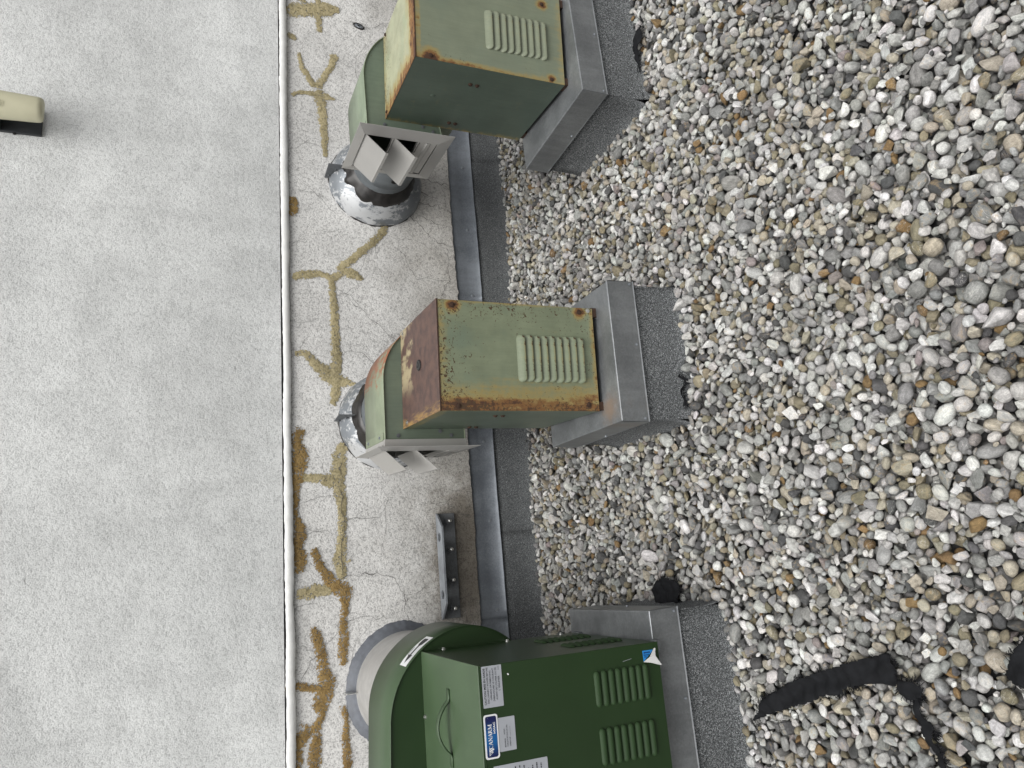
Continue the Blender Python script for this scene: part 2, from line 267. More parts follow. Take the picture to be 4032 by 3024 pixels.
# ------------------------------------------------------------------ materials in use
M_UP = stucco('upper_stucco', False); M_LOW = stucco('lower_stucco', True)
M_TAN = sealant('tan_crack_sealer', (0.47, 0.405, 0.245), (0.285, 0.24, 0.13), 5.5); M_OCH = sealant('ochre_crack_sealer', (0.315, 0.212, 0.085), (0.185, 0.118, 0.042), 8.5)
M_CRACK = plain('crack_dark', (0.10, 0.095, 0.09), 0.95)  # dark grey tone of the hairline cracks
M_BEAD = plain('white_sealant', (0.78, 0.78, 0.76), 0.55, 0, 0.08, 25)
M_FLASH = galv('flashing_zinc', (0.20, 0.218, 0.240), (0.115, 0.128, 0.146), 0.45, 0.5)
M_GALV = galv('galvanised_cap'); M_GALV_R = galv('galvanised_cap_stained', rust_at=(-0.20, 0.075, 0.085))
M_GRAN = granules('mineral_felt', 1.12); M_GRANW = granules('weathered_wall_felt', 0.66, 0.34, 0.72); M_STEEL = galv('galvanised_steel', (0.40, 0.43, 0.46), (0.28, 0.30, 0.33), 0.6, 0.5)
M_STEELD = galv('weathered_steel', (0.20, 0.21, 0.22), (0.11, 0.117, 0.125), 0.4, 0.55)
M_ZINC = plain('bright_zinc', (0.62, 0.62, 0.60), 0.3, 0.9); M_RUSTY = plain('rusty_steel', (0.055, 0.030, 0.019), 0.85, 0.1, 0.4, 90)
M_ALU = plain('mill_aluminium', (0.46, 0.45, 0.43), 0.42, 0.3, 0.06, 5); M_DARK = plain('dark_interior_lip_shade', (0.012, 0.012, 0.012), 0.9)
M_DUCT = galv('duct_sheet', (0.50, 0.492, 0.475), (0.44, 0.433, 0.42), 0.4, 0.5); M_GRAY_SEAL = plain('grey_sealant', (0.135, 0.145, 0.165), 0.6, 0, 0.2, 40)
M_TAR = plain('black_tar', (0.018, 0.016, 0.015), 0.35, 0, 0.4, 40); M_RUBBER = plain('black_rubber', (0.025, 0.025, 0.025), 0.7)
M_FABRIC = plain('black_landscape_fabric', (0.012, 0.0125, 0.014), 0.9, 0, 0.35, 40); M_FABRIC.node_tree.nodes['Principled BSDF'].inputs['Specular IOR Level'].default_value = 0.12
M_SHEET_DARK = galv('grey_duct_sheet', (0.20, 0.22, 0.235), (0.13, 0.145, 0.155), 0.5, 0.5)
def silver():
    g = G('flaking_silver_coating'); n = g.noise(1, 6, 0.72, g.map((26, 26, 15))); n2 = g.noise(4, 4)
    k = g.ss(g.m('ADD', n, g.m('MULTIPLY', g.m('SUBTRACT', n2, 0.5), 0.6)), 0.47, 0.57)
    col = g.mix(k, (0.22, 0.238, 0.258), (0.58, 0.59, 0.60)); g.bump(n, 0.4, 0.004)
    return g.fin(col, 0.42, 0.35)
M_SILVER = silver()
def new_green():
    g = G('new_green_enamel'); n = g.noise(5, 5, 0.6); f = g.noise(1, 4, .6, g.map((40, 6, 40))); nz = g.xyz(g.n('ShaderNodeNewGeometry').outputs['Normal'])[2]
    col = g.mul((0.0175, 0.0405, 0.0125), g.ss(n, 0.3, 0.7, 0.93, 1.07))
    top_light = g.m('MULTIPLY', g.ss(nz, 0.15, 0.95), g.m('MULTIPLY', g.ss(n, 0.25, 0.7, 0.75, 1.0), g.ss(f, 0.3, 0.7, 0.88, 1.0)))   # sky light on upward faces painted in as a paler green
    col = g.mix(g.m('MULTIPLY', top_light, 0.55), col, (0.095, 0.148, 0.078))
    return g.fin(col, g.m('ADD', g.m('MULTIPLY', top_light, 0.15), 0.36), 0, 0.5)
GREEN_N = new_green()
M_WHITE = plain('label_white', (0.80, 0.81, 0.82), 0.4, 0, .03); M_PEEL = plain('peeled_paper', (0.52, 0.52, 0.51), 0.7); M_LABEL = plain('label_silver', (0.44, 0.46, 0.50), 0.4, 0.15, .05); M_INK = plain('label_ink', (0.015, 0.016, 0.02), 0.6)
M_NAVYTXT = plain('blue_label_ink', (0.004, 0.02, 0.12), 0.5); M_SKYBLUE = plain('blue_label', (0.03, 0.26, 0.66), 0.4, 0, .08, 30)
def logo_blue():
    g = G('logo_blue'); x, y, z = g.xyz()
    f = g.m('ABSOLUTE', g.m('SUBTRACT', x, 0.018)); col = g.mix(g.ss(f, 0.0, 0.05), (0.010, 0.115, 0.33), (0.008, 0.012, 0.075))
    return g.fin(col, 0.3)
M_LOGO = logo_blue()

# ------------------------------------------------------------------ the wall
wall = thing('stucco_wall', 'long pale stucco wall with ochre crack repairs below a white sealant line', 'wall', (0, 3.7, -0.04))
WO = Vector((0, 3.7, -0.04))
def wloc(bm): bmesh.ops.translate(bm, verts=bm.verts[:], vec=-WO); return bm
YW = 3.62
XL, XR = -4.0, 9.0
o = obj('upper_panel', wloc(box(B(), XL, XR, 3.607, 3.9, 1.229, 4.6)), M_UP, wall)
obj('wall_core', wloc(box(B(), XL, XR, 3.645, 3.898, -0.04, 0.32)), M_DARK, wall)
bm = B(); prev = None; nx = 1300; rz = np.convolve(_rough.normal(0, 1, nx + 20), np.ones(3) / 3, 'same')[10:-10] * .0028 + np.convolve(_rough.normal(0, 1, nx + 100), np.ones(41) / 41, 'same')[50:-50] * .012
for i in range(nx):      # render coat with a ragged lower edge over the flashing
    x = XL + (XR - XL) * i / (nx - 1); zb_ = .2895 + rz[i]
    ring = [bm.verts.new(p) for p in ((x, 3.899, zb_), (x, 3.6225, zb_), (x, YW, zb_ + .003), (x, YW, 1.213), (x, 3.899, 1.213))]
    if prev:
        for k in range(4): bm.faces.new((prev[k], prev[k + 1], ring[k + 1], ring[k]))
    prev = ring
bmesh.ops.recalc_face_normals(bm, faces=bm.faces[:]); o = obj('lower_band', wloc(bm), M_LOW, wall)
# sealant bead, hand-tooled: wavering top and bottom edge
bm = B(); prev = None; nx = 900; wob = np.cumsum(_rough.normal(0, 1, (nx, 3)), 0)
for k in range(3):
    s = np.convolve(_rough.normal(0, 1, nx + 40), np.ones(14) / 14, 'same')[20:-20]; wob[:, k] = s
for i in range(nx):
    x = XL + (XR - XL) * i / (nx - 1); a = 0.006 * wob[i, 0]; b = 0.006 * wob[i, 1]; c = 0.006 * wob[i, 2]
    j = _rough.normal(0, .0011, 4)
    pr = [(3.630, 1.183 + a + j[0]), (3.6085, 1.184 + a + j[0]), (3.6010 + c * .4, 1.1865 + a), (3.5990 + c * .6, 1.204), (3.6015 + c * .4, 1.2195 + b), (3.6085, 1.2225 + b + j[1]), (3.630, 1.2225 + b)]
    ring = [bm.verts.new((x, p[0], p[1])) for p in pr]
    if prev:
        for k in range(6): bm.faces.new((prev[k], ring[k], ring[k + 1], prev[k + 1]))
    prev = ring
bmesh.ops.recalc_face_normals(bm, faces=bm.faces[:])
obj('sealant_bead', wloc(bm), M_BEAD, wall, True)

def catmull(pts, step):
    P = np.array(pts, float); out = []
    P = np.vstack([2 * P[0] - P[1], P, 2 * P[-1] - P[-2]])
    for i in range(1, len(P) - 2):
        n = max(2, int(np.linalg.norm(P[i + 1][:2] - P[i][:2]) / step))
        for t in np.linspace(0, 1, n, endpoint=False):
            p0, p1, p2, p3 = P[i - 1:i + 3]
            q = 0.5 * ((2 * p1) + (-p0 + p2) * t + (2 * p0 - 5 * p1 + 4 * p2 - p3) * t * t + (-p0 + 3 * p1 - 3 * p2 + p3) * t ** 3); out.append(q)
    out.append(P[-2]); return np.array(out)
def strip(pts, y, step, cols, jit, widen=1.0, wmin=0.002, raise_=0.0):
    """flat film on the wall along a polyline with width; vertex colour 'edge' says how close to the rim"""
    Q = catmull(pts, step); d = np.gradient(Q[:, :2], axis=0); d /= np.linalg.norm(d, axis=1)[:, None] + 1e-9; nrm = np.stack([-d[:, 1], d[:, 0]], 1)
    n = len(Q); wv = np.convolve(_rough.normal(0, 1, n + 8), np.ones(5) / 5, 'same')[4:-4] * jit; wd = np.maximum(Q[:, 2], wmin) * widen
    bm = B(); prev = None; lay = bm.loops.layers.float_color.new('edge'); E = {}
    for i in range(n):
        row = []
        for c in range(cols + 1):
            s = c / cols * 2 - 1; p = Q[i, :2] + nrm[i] * (s * wd[i] / 2 + wv[i] * .5)
            v = bm.verts.new((p[0], y - raise_ * (1 - s * s) ** 1.5 * (1 + .5 * wv[i] / max(jit, 1e-6)), p[1])); row.append(v)
            endf = min(1, (min(i, n - 1 - i) * step) / max(wd[i] * .35, 1e-4))
            E[v] = max(0.0, 1 - abs(s)) * 2.0 * endf if cols > 1 else 1
        if prev:
            for c in range(cols): bm.faces.new((prev[c], prev[c + 1], row[c + 1], row[c]))
        prev = row
    for f in bm.faces:
        for l in f.loops: e = min(1, E[l.vert]); l[lay] = (e, e, e, 1)
        if f.normal.y > 0: f.normal_flip()
    return bm
yy = 0
for pts in TAN:
    obj('tan_repair', wloc(strip(pts, YW - 0.0016 - 0.00005 * yy, 0.010, 10, 0.006, 1.7, raise_=.0028)), M_TAN, wall); yy += 1
for pts in OCHRE:
    obj('ochre_repair', wloc(strip(pts, YW - 0.0034 - 0.00005 * yy, 0.010, 10, 0.008, 1.38, raise_=.0028)), M_OCH, wall); yy += 1
for pts in CRACKS:
    p2 = []
    for a, b in zip(pts, pts[1:]):
        for t in np.linspace(0, 1, 5, endpoint=False):
            p2.append((a[0] + (b[0] - a[0]) * t + random.gauss(0, .006), a[1] + (b[1] - a[1]) * t + random.gauss(0, .006), max(.0012, (a[2] + (b[2] - a[2]) * t) * .55 * random.uniform(.4, 1.3))))
    p2.append((pts[-1][0], pts[-1][1], .0008))
    obj('crack', wloc(strip(p2, YW - 0.0079 - 0.00002 * yy, 0.008, 1, 0.003, 1.0, 0.0008)), M_CRACK, wall); yy += 1

# metal flashing lengths, with screws; lower edge kicks out and wavers
def flashing(x0, x1, dz, screws):
    bm = B(); n = max(8, int((x1 - x0) / .04)); prev = None
    s = np.convolve(_rough.normal(0, 1, n + 21), np.ones(8) / 8, 'same')[10:-10]
    for i in range(n + 1):
        x = x0 + (x1 - x0) * i / n; a = .004 * s[min(i, n)]
        pr = [(3.640, .312), (3.638, .30), (3.634, .286), (3.630 + a * .3, .235), (3.620 + a * .6, .172), (3.606 + a, .157 + dz + a * .6), (3.604 + a, .1545 + dz + a * .6)]
        ring = [bm.verts.new((x, p[0], p[1])) for p in pr[:7]]
        if prev:
            for k in range(6): bm.faces.new((prev[k], ring[k], ring[k + 1], prev[k + 1]))
        prev = ring
    bmesh.ops.recalc_face_normals(bm, faces=bm.faces[:])
    f = obj('flashing', wloc(bm), M_FLASH, wall, True)
    md = f.modifiers.new('thickness', 'SOLIDIFY'); md.thickness = .0016; md.offset = 0
    for x in screws: screw(f, Vector((x, 3.6245, .201)) - WO, '-Y', M_STEEL, .005, .005, .009)
flashing(-2.6, -.204, -.003, (-.62, -1.05)); flashing(-.207, 1.475, 0, (.276, .69, 1.10, -.167, 1.455)); flashing(1.472, 4.4, -.004, (1.515, 1.916, 2.313, 2.72, 3.13))
# mineral-felt upstand below it, one sheet per roll width
for x0, x1, k in ((-2.0, -.858, 0), (-.860, .216, 1), (.214, 1.283, 0), (1.281, 2.351, 1), (2.349, 3.42, 0), (3.418, 4.5, 1)):
    bm = B(); n = 24; y_ = -.0022 * k; prev = None
    for i in range(n + 1):
        x = x0 + (x1 - x0) * i / n; jj = _rough.normal(0, .0012)
        ring = [bm.verts.new((x, yv + y_ + jj, z)) for yv, z in ((3.643, .205), (3.636, .172), (3.613, .142), (3.602, .09), (3.580, .03), (3.545, -.035), (3.44, -.046 + .0005 * k))]
        if prev:
            for q in range(6): bm.faces.new((prev[q], ring[q], ring[q + 1], prev[q + 1]))
        prev = ring
    bmesh.ops.recalc_face_normals(bm, faces=bm.faces[:])
    o = obj('felt_sheet', wloc(bm), M_GRANW, wall, True); md = o.modifiers.new('thickness', 'SOLIDIFY'); md.thickness = .003; md.offset = 1

# ------------------------------------------------------------------ roof curbs
def curb(label, xc, yf, yaw, wd, dp, zb, zt, mat, right_seam=True):
    t = thing('fan_base', label, 'fan base', (xc, yf, -.049), yaw, 'metal capped bases under the exhaust fans'); Z = .049
    h = wd / 2; zb += Z; zt += Z; i = .010
    # felt-clad upstand: four sheets butted at the corners, foot kicks out
    def sheet(p0, p1, nrm):
        bm = B(); n = 14; prev = None
        for q in range(n + 1):
            f = q / n; base = Vector((p0[0] + (p1[0] - p0[0]) * f, p0[1] + (p1[1] - p0[1]) * f, 0)); jj = _rough.normal(0, .0012)
            ring = [bm.verts.new((base.x + nrm[0] * (e + jj), base.y + nrm[1] * (e + jj), z)) for e, z in ((0, zb + .03), (0, zb - .02), (.003, .09), (.010, .05), (.022, .015), (.04, .001))]
            if prev:
                for k in range(5): bm.faces.new((prev[k], ring[k], ring[k + 1], prev[k + 1]))
            prev = ring
        bmesh.ops.recalc_face_normals(bm, faces=bm.faces[:])
        o = obj('felt_cladding', bm, M_GRAN, t, True); md = o.modifiers.new('thickness', 'SOLIDIFY'); md.thickness = .004; md.offset = 0
    a, b = h - i, dp - i
    sheet((-a - .004, i), (a + .004, i), (0, -1)); sheet((-a, i - .002), (-a, b), (-1, 0)); sheet((a, b), (a, i - .002), (1, 0)); sheet((a + .004, b), (-a - .004, b), (0, 1))
    obj('upstand_core', box(B(), -a + .004, a - .004, i + .004, b - .004, 0.0, zt - .004), M_DARK, t)
    # folded metal cap: top sheet, four skirts, soft folded edges
    bm = B(); e = .0
    e2 = .0016; top = [(-h + e2, e2), (h - e2, e2), (h - e2, dp - e2), (-h + e2, dp - e2)]
    mid_ = [(-h, 0), (h, 0), (h, dp), (-h, dp)]; fl = .003; low = [(-h - fl, -fl), (h + fl, -fl), (h + fl, dp + fl), (-h - fl, dp + fl)]
    T0 = [bm.verts.new((x * .99, dp / 2 + (y - dp / 2) * .99, zt + .0008)) for x, y in top]; T1 = [bm.verts.new((x, y, zt)) for x, y in top]; T2 = [bm.verts.new((x, y, zt - .0018)) for x, y in mid_]; T3 = [bm.verts.new((x, y, zb + .004)) for x, y in low]; T4 = [bm.verts.new((x + (.002 if x > 0 else -.002), y + (.002 if y > dp / 2 else -.002), zb)) for x, y in low]
    bm.faces.new(T0)
    for A_, C_ in ((T0, T1), (T1, T2), (T2, T3), (T3, T4)):
        for k in range(4): bm.faces.new((A_[k], A_[(k + 1) % 4], C_[(k + 1) % 4], C_[k]))
    bmesh.ops.recalc_face_normals(bm, faces=bm.faces[:])
    c = obj('metal_cap', bm, mat, t); md = c.modifiers.new('thickness', 'SOLIDIFY'); md.thickness = .0015; md.offset = -1
    obj('corner_tab', box(B(), -h - .0045, -h - .0035, .0, .022, zb + .004, zt - .006), mat, c)
    obj('corner_tab', box(B(), h + .0035, h + .0045, .0, .022, zb + .004, zt - .006), mat, c)
    for x in (-h * .97, 0.02, h * .97): screw(c, Vector((x, -fl - .001, zb + .016)), '-Y', M_STEEL, .0035, .004, .005)
    screw(c, Vector((-h - fl, dp * .5, zb + .016)), '-X', M_STEEL, .0035, .004, .005); screw(c, Vector((h + fl, dp * .5, zb + .016)), '+X', M_STEEL, .0035, .004, .005)
    return t
curb('galvanised capped base under the dark green labelled fan', -.44, 2.105, 0.0, .58, .564, .168, .274, M_GALV)
curb('galvanised capped base with a rust stain, under the rust-topped middle fan', .723, 2.12, -.022, .506, .549, .163, .271, M_GALV_R)
curb('galvanised capped base under the faded fan farthest from the dark green one', 2.013, 2.122, .040, .506, .549, .163, .270, M_GALV)
CURBS = [(-.44, 2.105, 0.0, .58, .564), (.723, 2.12, -.022, .506, .549), (2.013, 2.122, .040, .506, .549)]
# ------------------------------------------------------------------ exhaust fans
def louver_mesh(name, L, hgt, dep, kind, mat):
    bm = B(); nu, nv = 24, 8; rows = []; c = 1 - hgt / L
    for j in range(nv + 2):
        t = min(j, nv) / nv; row = []
        for i in range(nu + 1):
            u = math.sin((i / nu * 2 - 1) * PI / 2); au = abs(u); e = math.sqrt(max(0, 1 - ((au - c) / (1 - c)) ** 2)) if au > c else 1.0
            z = (0.5 - t) * hgt * e; x = u * L / 2
            if kind == 'lip':
                f = math.sin(t * PI / 2) ** 1.2; y = -dep * f * (0.15 + .85 * e) if e > 0 else 0
                if j == nv + 1: y = -.0006; z -= .0032 * e
            else:
                f = math.sin(PI * min(t * 0.97 + .015, 1)) ** .65; y = -dep * f * e
                if j == nv + 1: y = .001
            row.append(bm.verts.new((x, y, z)))
        rows.append(row)
    for a, b in zip(rows, rows[1:]):
        for i in range(nu): bm.faces.new((a[i], b[i], b[i + 1], a[i + 1]))
    bmesh.ops.remove_doubles(bm, verts=bm.verts[:], dist=1e-5); bmesh.ops.recalc_face_normals(bm, faces=bm.faces[:])
    for f in bm.faces: f.smooth = True
    for f in bm.faces:
        if f.calc_center_median().y < 0 and f.normal.y > 0.2: f.normal_flip()
    me = bpy.data.meshes.new(name)
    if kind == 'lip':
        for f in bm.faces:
            if f.calc_center_median().z < -hgt / 2 - .0005: f.material_index = 1; f.smooth = False  # shade under the lip painted as a dark band
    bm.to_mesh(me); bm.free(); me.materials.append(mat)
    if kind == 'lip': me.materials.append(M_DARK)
    return me
def put_mesh(name, me, parent, loc, rz=0.0):
    o = bpy.data.objects.new(name, me); link(o, parent); o.location = loc; o.rotation_euler = (0, 0, rz); return o

def outline(S):
    """scroll outline (x, z), clockwise from the discharge top: list of points"""
    pts = [(S['xl'], S['ztl']), (S['xl'] * .55, S['ztl'] - (S['ztl'] - S['cz'] - S['r'][0]) * .45)]
    A = [90, 45, 0, -45, -90, -135, S['a_end']]
    for k in range(61):
        a = 90 + (S['a_end'] - 90) * k / 60; r = np.interp(-a, [-q for q in A], S['r']); pts.append((S['cx'] + r * math.cos(math.radians(a)), S['cz'] + r * math.sin(math.radians(a))))
    pts += [(S['xl'] + .0, S['zlow'])]
    return pts
def offset(pts, d):
    P = np.array(pts); n = len(P); out = []
    for i in range(n):
        a = P[max(i - 1, 0)]; b = P[min(i + 1, n - 1)]; t = (b - a) / (np.linalg.norm(b - a) + 1e-9); out.append((P[i][0] - t[1] * d, P[i][1] + t[0] * d))
    return out

def fan(S):
    t = thing('exhaust_fan', S['label'], 'exhaust fan', (S['xc'], S['yf'], S['base']), S['yaw'], 'exhaust fans along the wall')
    W = S['w'] / 2; D = S['d']; z0 = S['base']; zb = S['zb'] - z0; zt = S['zt'] - z0; RM = Matrix.Translation((S['xc'], S['yf'], S['base'])) @ Matrix.Rotation(S['yaw'], 4, 'Z'); RI = RM.inverted()
    fp = bxo('front_panel', S['m_front'], t, -W, W, 0, .002, zb, zt - .0005, bev=.0008)
    tp = bxo('top_panel', S['m_top'], t, -W - .0012, W + .0012, -.0014, D + .006, zt, zt + .0022, bev=.0009)
    obj('top_lip', box(B(), -W - .0014, W + .0014, -.0016, -.0003, zt - S['lip'], zt + .0008), S['m_lip'], tp)
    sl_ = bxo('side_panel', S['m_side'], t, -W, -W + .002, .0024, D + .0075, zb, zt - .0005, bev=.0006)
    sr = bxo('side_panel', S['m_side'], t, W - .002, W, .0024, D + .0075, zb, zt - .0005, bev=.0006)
    bxo('base_pan', M_DARK, t, -W + .003, W - .003, .004, D, zb + .006, zb + .01)
    for sx in (-1, 1):
        for y0 in (.004, D - .05): bxo('mounting_foot', S['m_foot'], t, sx * W - (.03 if sx > 0 else -.004) , sx * W + (.004 if sx < 0 else -.0) + (.03 if sx < 0 else .004), y0, y0 + .045, 0, zb + .004, bev=.001)
    # scroll housing
    O = outline(S); I = offset(O, -.003); y0, y1 = D, D + S['ds']; n = len(O)
    O = [(x, z - z0) for x, z in O]; I = [(x, z - z0) for x, z in I]
    bm = B(); ring = [[bm.verts.new((p[0], y, p[1])) for p in q] for y, q in ((y0, I), (y0 - .001, [((a[0] + b[0]) / 2, (a[1] + b[1]) / 2) for a, b in zip(O, I)]), (y0, O), (y1, O), (y1, I))]
    for a, b in zip(ring, ring[1:] + ring[:1]):
        for k in range(n - 1): bm.faces.new((a[k], a[k + 1], b[k + 1], b[k]))
    bmesh.ops.recalc_face_normals(bm, faces=bm.faces[:])
    sh = obj('scroll_wrapper', bm, S['m_rim'], t, True)
    me = sh.data
    for y, nm in ((y0 + .007, 'scroll_plate'), (y1 - .009, 'scroll_plate')):
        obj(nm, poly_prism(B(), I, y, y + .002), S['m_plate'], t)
    # inlet duct through the wall (built in world space, moved into the fan's frame)
    cx, cz, R0 = S['duct']; yb = S['yf'] + (D + S['ds']) * math.cos(S['yaw']) - .02
    bm = B(); lathe(bm, [(yb, R0), (3.635, R0)], 64, 'Y', (cx, 0, cz)); bmesh.ops.transform(bm, matrix=RI, verts=bm.verts[:]); du = obj('inlet_duct', bm, S['m_duct'], t, True)
    S.update(root=t, fp=fp, tp=tp, sl=sl_, sr=sr, scroll=sh, duct_ob=du, RI=RI, RM=RM, W=W, zbl=zb, ztl_=zt, y0=y0, y1=y1, O=O)
    return t

def damper(S):
    t = S['root']; z0 = S['base']; D = S['d']; xl = S['xl']; zl, zh = S['zlow'] - z0, S['ztl'] - z0; ya, yb = D + .002, D + S['ds'] - .002; th = .002
    x0 = xl - .032
    bm = B(); box(bm, x0, xl + .002, ya - th - .002, ya - .002, zl - th, zh + th); box(bm, x0, xl + .002, yb + .002, yb + th + .002, zl - th, zh + th)
    box(bm, x0, xl + .002, ya - .0018, yb + .0018, zh + .0005, zh + th); box(bm, x0, xl + .002, ya - .0018, yb + .0018, zl - th, zl - .0005)
    fr = obj('damper_frame', bm, M_ALU, t)
    oy0, oy1, oz0, oz1 = D - .066, D + .352, zl - .036, zh + .042; iy0, iy1, iz0, iz1 = D + .004, D + .298, zl + .022, zh + .008
    def flange(a, b, c, d):
        bm = B(); f = [bm.verts.new((x0 - (.001 if k < 2 else .010), p[0], p[1])) for k, p in enumerate((a, b, c, d))]; g_ = [bm.verts.new((v.co.x + .0018, v.co.y, v.co.z)) for v in f]
        bm.faces.new(f); bm.faces.new(g_[::-1])
        for k in range(4): bm.faces.new((f[k], g_[k], g_[(k + 1) % 4], f[(k + 1) % 4]))
        bmesh.ops.recalc_face_normals(bm, faces=bm.faces[:]); obj('flange', bm, M_ALU, fr)
    q = .0008
    flange((oy0, oz0), (oy0, oz1), (iy0, iz1 - q), (iy0, iz0 + q)); flange((oy1, oz1), (oy1, oz0), (iy1, iz0 + q), (iy1, iz1 - q))
    flange((oy0 + q, oz1), (oy1 - q, oz1), (iy1 - q, iz1), (iy0 + q, iz1)); flange((oy1 - q, oz0), (oy0 + q, oz0), (iy0 + q, iz0), (iy1 - q, iz0))
    H = iz1 - iz0
    for k, (fz, ang) in enumerate(((.985, 42), (.585, 42), (.235, 6))):
        hz = iz0 + H * fz; L = .108 if k < 2 else H * .225; a = math.radians(ang); hx = x0 - .004
        bxo('damper_bar', M_ALU, fr, x0 - .006, x0 + .012, iy0 + .002, iy1 - .002, hz + .003, hz + .0075)
        prof = [(hx, hz), (hx - math.sin(a) * L, hz - math.cos(a) * L), (hx - math.sin(a) * L - .003, hz - math.cos(a) * L - .002), (hx - math.sin(a * .35) * .012 - math.sin(a) * L, hz - math.cos(a) * L - .013)]
        if k == 2: prof = [(hx, hz), (hx - .002, hz - L * .35), (hx - .006, hz - L * .42), (hx - .006, hz - L * .58), (hx - .002, hz - L * .66), (hx - .003, hz - L)]
        bm = B(); A_ = [bm.verts.new((x, iy0 + .005, z)) for x, z in prof]; B_ = [bm.verts.new((x, iy1 - .006, z)) for x, z in prof]
        for i in range(len(prof) - 1): bm.faces.new((A_[i], A_[i + 1], B_[i + 1], B_[i]))
        o = obj('damper_blade', bm, M_ALU, t); md = o.modifiers.new('thickness', 'SOLIDIFY'); md.thickness = .0022; md.offset = 0
    return fr

def collar(S, jr=.02, R=.248, tar=True):
    """coated boot where the duct meets the stucco, with a standing lug and tar ring"""
    cx, cz, R0 = S['duct']; RI = S['RI']
    ph = random.uniform(0, 6)
    jit = lambda a, h: 1 + jr * math.sin(3 * a + ph) * .4 + jr * .3 * math.sin(11 * a + h * 40)
    bm = B(); lathe(bm, [(3.624, R + .003), (3.600, R), (3.575, R * .985), (3.545, R * .93), (3.515, R * .85), (3.49, R * .765), (3.478, R0 + .012), (3.470, R0 + .001)], 72, 'Y', (cx, 0, cz), jit)
    bmesh.ops.transform(bm, matrix=RI, verts=bm.verts[:]); c = obj('duct_collar', bm, M_SILVER, S['root'], True)
    bm = B(); tn = np.convolve(_rough.normal(0, 1, 260), np.ones(7) / 7, 'same')[30:210]; tn = tn - np.linspace(tn[0], tn[-1], 180)
    tk = int(random.uniform(0, 100))
    def jt(a, h):
        i = int(a / (2 * PI) * 180); return 1 + .05 * tn[i % 180] * (1 if h > 3.47 else .35) + .035 * tn[(i * 1 + tk + int(h * 700)) % 180]
    lathe(bm, [(3.512, R * .80), (3.500, R * .815), (3.480, R * .775), (3.455, R0 + .018), (3.435, R0 + .006), (3.430, R0 - .002)], 90, 'Y', (cx, 0, cz), jt)
    bmesh.ops.transform(bm, matrix=RI, verts=bm.verts[:]); obj('tar_seal', bm, M_TAR, c, True)
    bm = B(); jt2 = lambda a, h: 1 + .006 * math.sin(17 * a) + .005 * math.sin(31 * a + 2)
    lathe(bm, [(3.6205, R + .0045), (3.616, R + .0035), (3.611, R - .004)], 90, 'Y', (cx, 0, cz), jt2); bmesh.ops.transform(bm, matrix=RI, verts=bm.verts[:]); obj('dark_joint', bm, M_TAR, c, True)
    bm = box(B(), cx - .0022, cx + .0022, 3.47, 3.612, cz + R0 + .01, cz + R + .026, bev=.0008)
    bmesh.ops.transform(bm, matrix=RI, verts=bm.verts[:]); lg = obj('band_lug', bm, M_STEELD, c)
    for y in (3.52, 3.58):
        bm = hexbolt(B(), Vector((cx - .0022, y, cz + R + (.006 if y > 3.55 else -.02))), '-X', .0045, .006, .007); bmesh.ops.transform(bm, matrix=RI, verts=bm.verts[:]); obj('lug_bolt', bm, M_STEELD, c)
    return c

# ---- middle fan: pale green, rust-brown lid
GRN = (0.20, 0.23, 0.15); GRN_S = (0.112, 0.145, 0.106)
MID = dict(label='rust-topped pale green exhaust fan standing between the other two fans', xc=.716, yf=2.218, yaw=-.08, base=.2718, w=.375, d=.459, zb=.291, zt=.879, ds=.34, lip=.004,
    cx=0.0, cz=.71, r=[.246, .246, .244, .232, .22, .208, .198], a_end=-158, xl=-.229, ztl=.953, zlow=.634, duct=(.80, .715, .17), m_duct=M_SHEET_DARK,
    m_front=paint('mid_front_paint', GRN, ((0, -.03, -.20, .92), (2, .55, .60, .45), (0, .172, .1875, .5), (2, .05, .022, .62)), 0.42, 1.0, ((2, .40, .60, .8), (0, .05, .19, .7), (0, -.10, -.19, 1.0), (2, .30, .05, .5)), .14, (34, 34, 3.2), ((0.15, 0.20, 0.15), .55),
        ((.17, 0, .552, .042), (.171, 0, .073, .04), (-.172, 0, .545, .06), (-.165, 0, .06, .05))),
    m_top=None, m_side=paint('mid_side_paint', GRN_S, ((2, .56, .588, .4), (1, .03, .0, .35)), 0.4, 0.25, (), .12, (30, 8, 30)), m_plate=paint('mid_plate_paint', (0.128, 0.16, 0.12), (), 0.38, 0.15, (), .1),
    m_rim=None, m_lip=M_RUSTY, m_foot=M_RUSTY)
def rust_lid():
    g = G('mid_lid_rust'); X = g.xyz(); n = g.noise(1, 6, 0.65, g.map((14, 9, 9))); n2 = g.noise(30, 5, 0.7); n3 = g.noise(1, 5, 0.7, g.map((60, 9, 9)))
    col = g.mix(g.ss(n2, 0.3, 0.7), (0.066, 0.041, 0.037), (0.125, 0.072, 0.056))
    k = g.m('ADD', g.ss(X[1], 0.16, 0.36, 0, .62), g.m('MULTIPLY', g.m('SUBTRACT', n, 0.5), 1.6)); k = g.m('MULTIPLY', g.ss(k, 0.5, 0.72), g.ss(X[0], -.10, .0))
    col = g.mix(k, col, (0.36, 0.30, 0.185))
    e = g.m('ADD', g.ss(X[0], -.10, -.19, 0, .7), g.m('MULTIPLY', g.m('SUBTRACT', n3, 0.5), 1.3)); col = g.mix(g.ss(e, 0.42, 0.8, 0, .85), col, (0.34, 0.21, 0.07))
    g.bump(n2, 0.12, 0.003); return g.fin(col, 0.55, 0, 0.45)
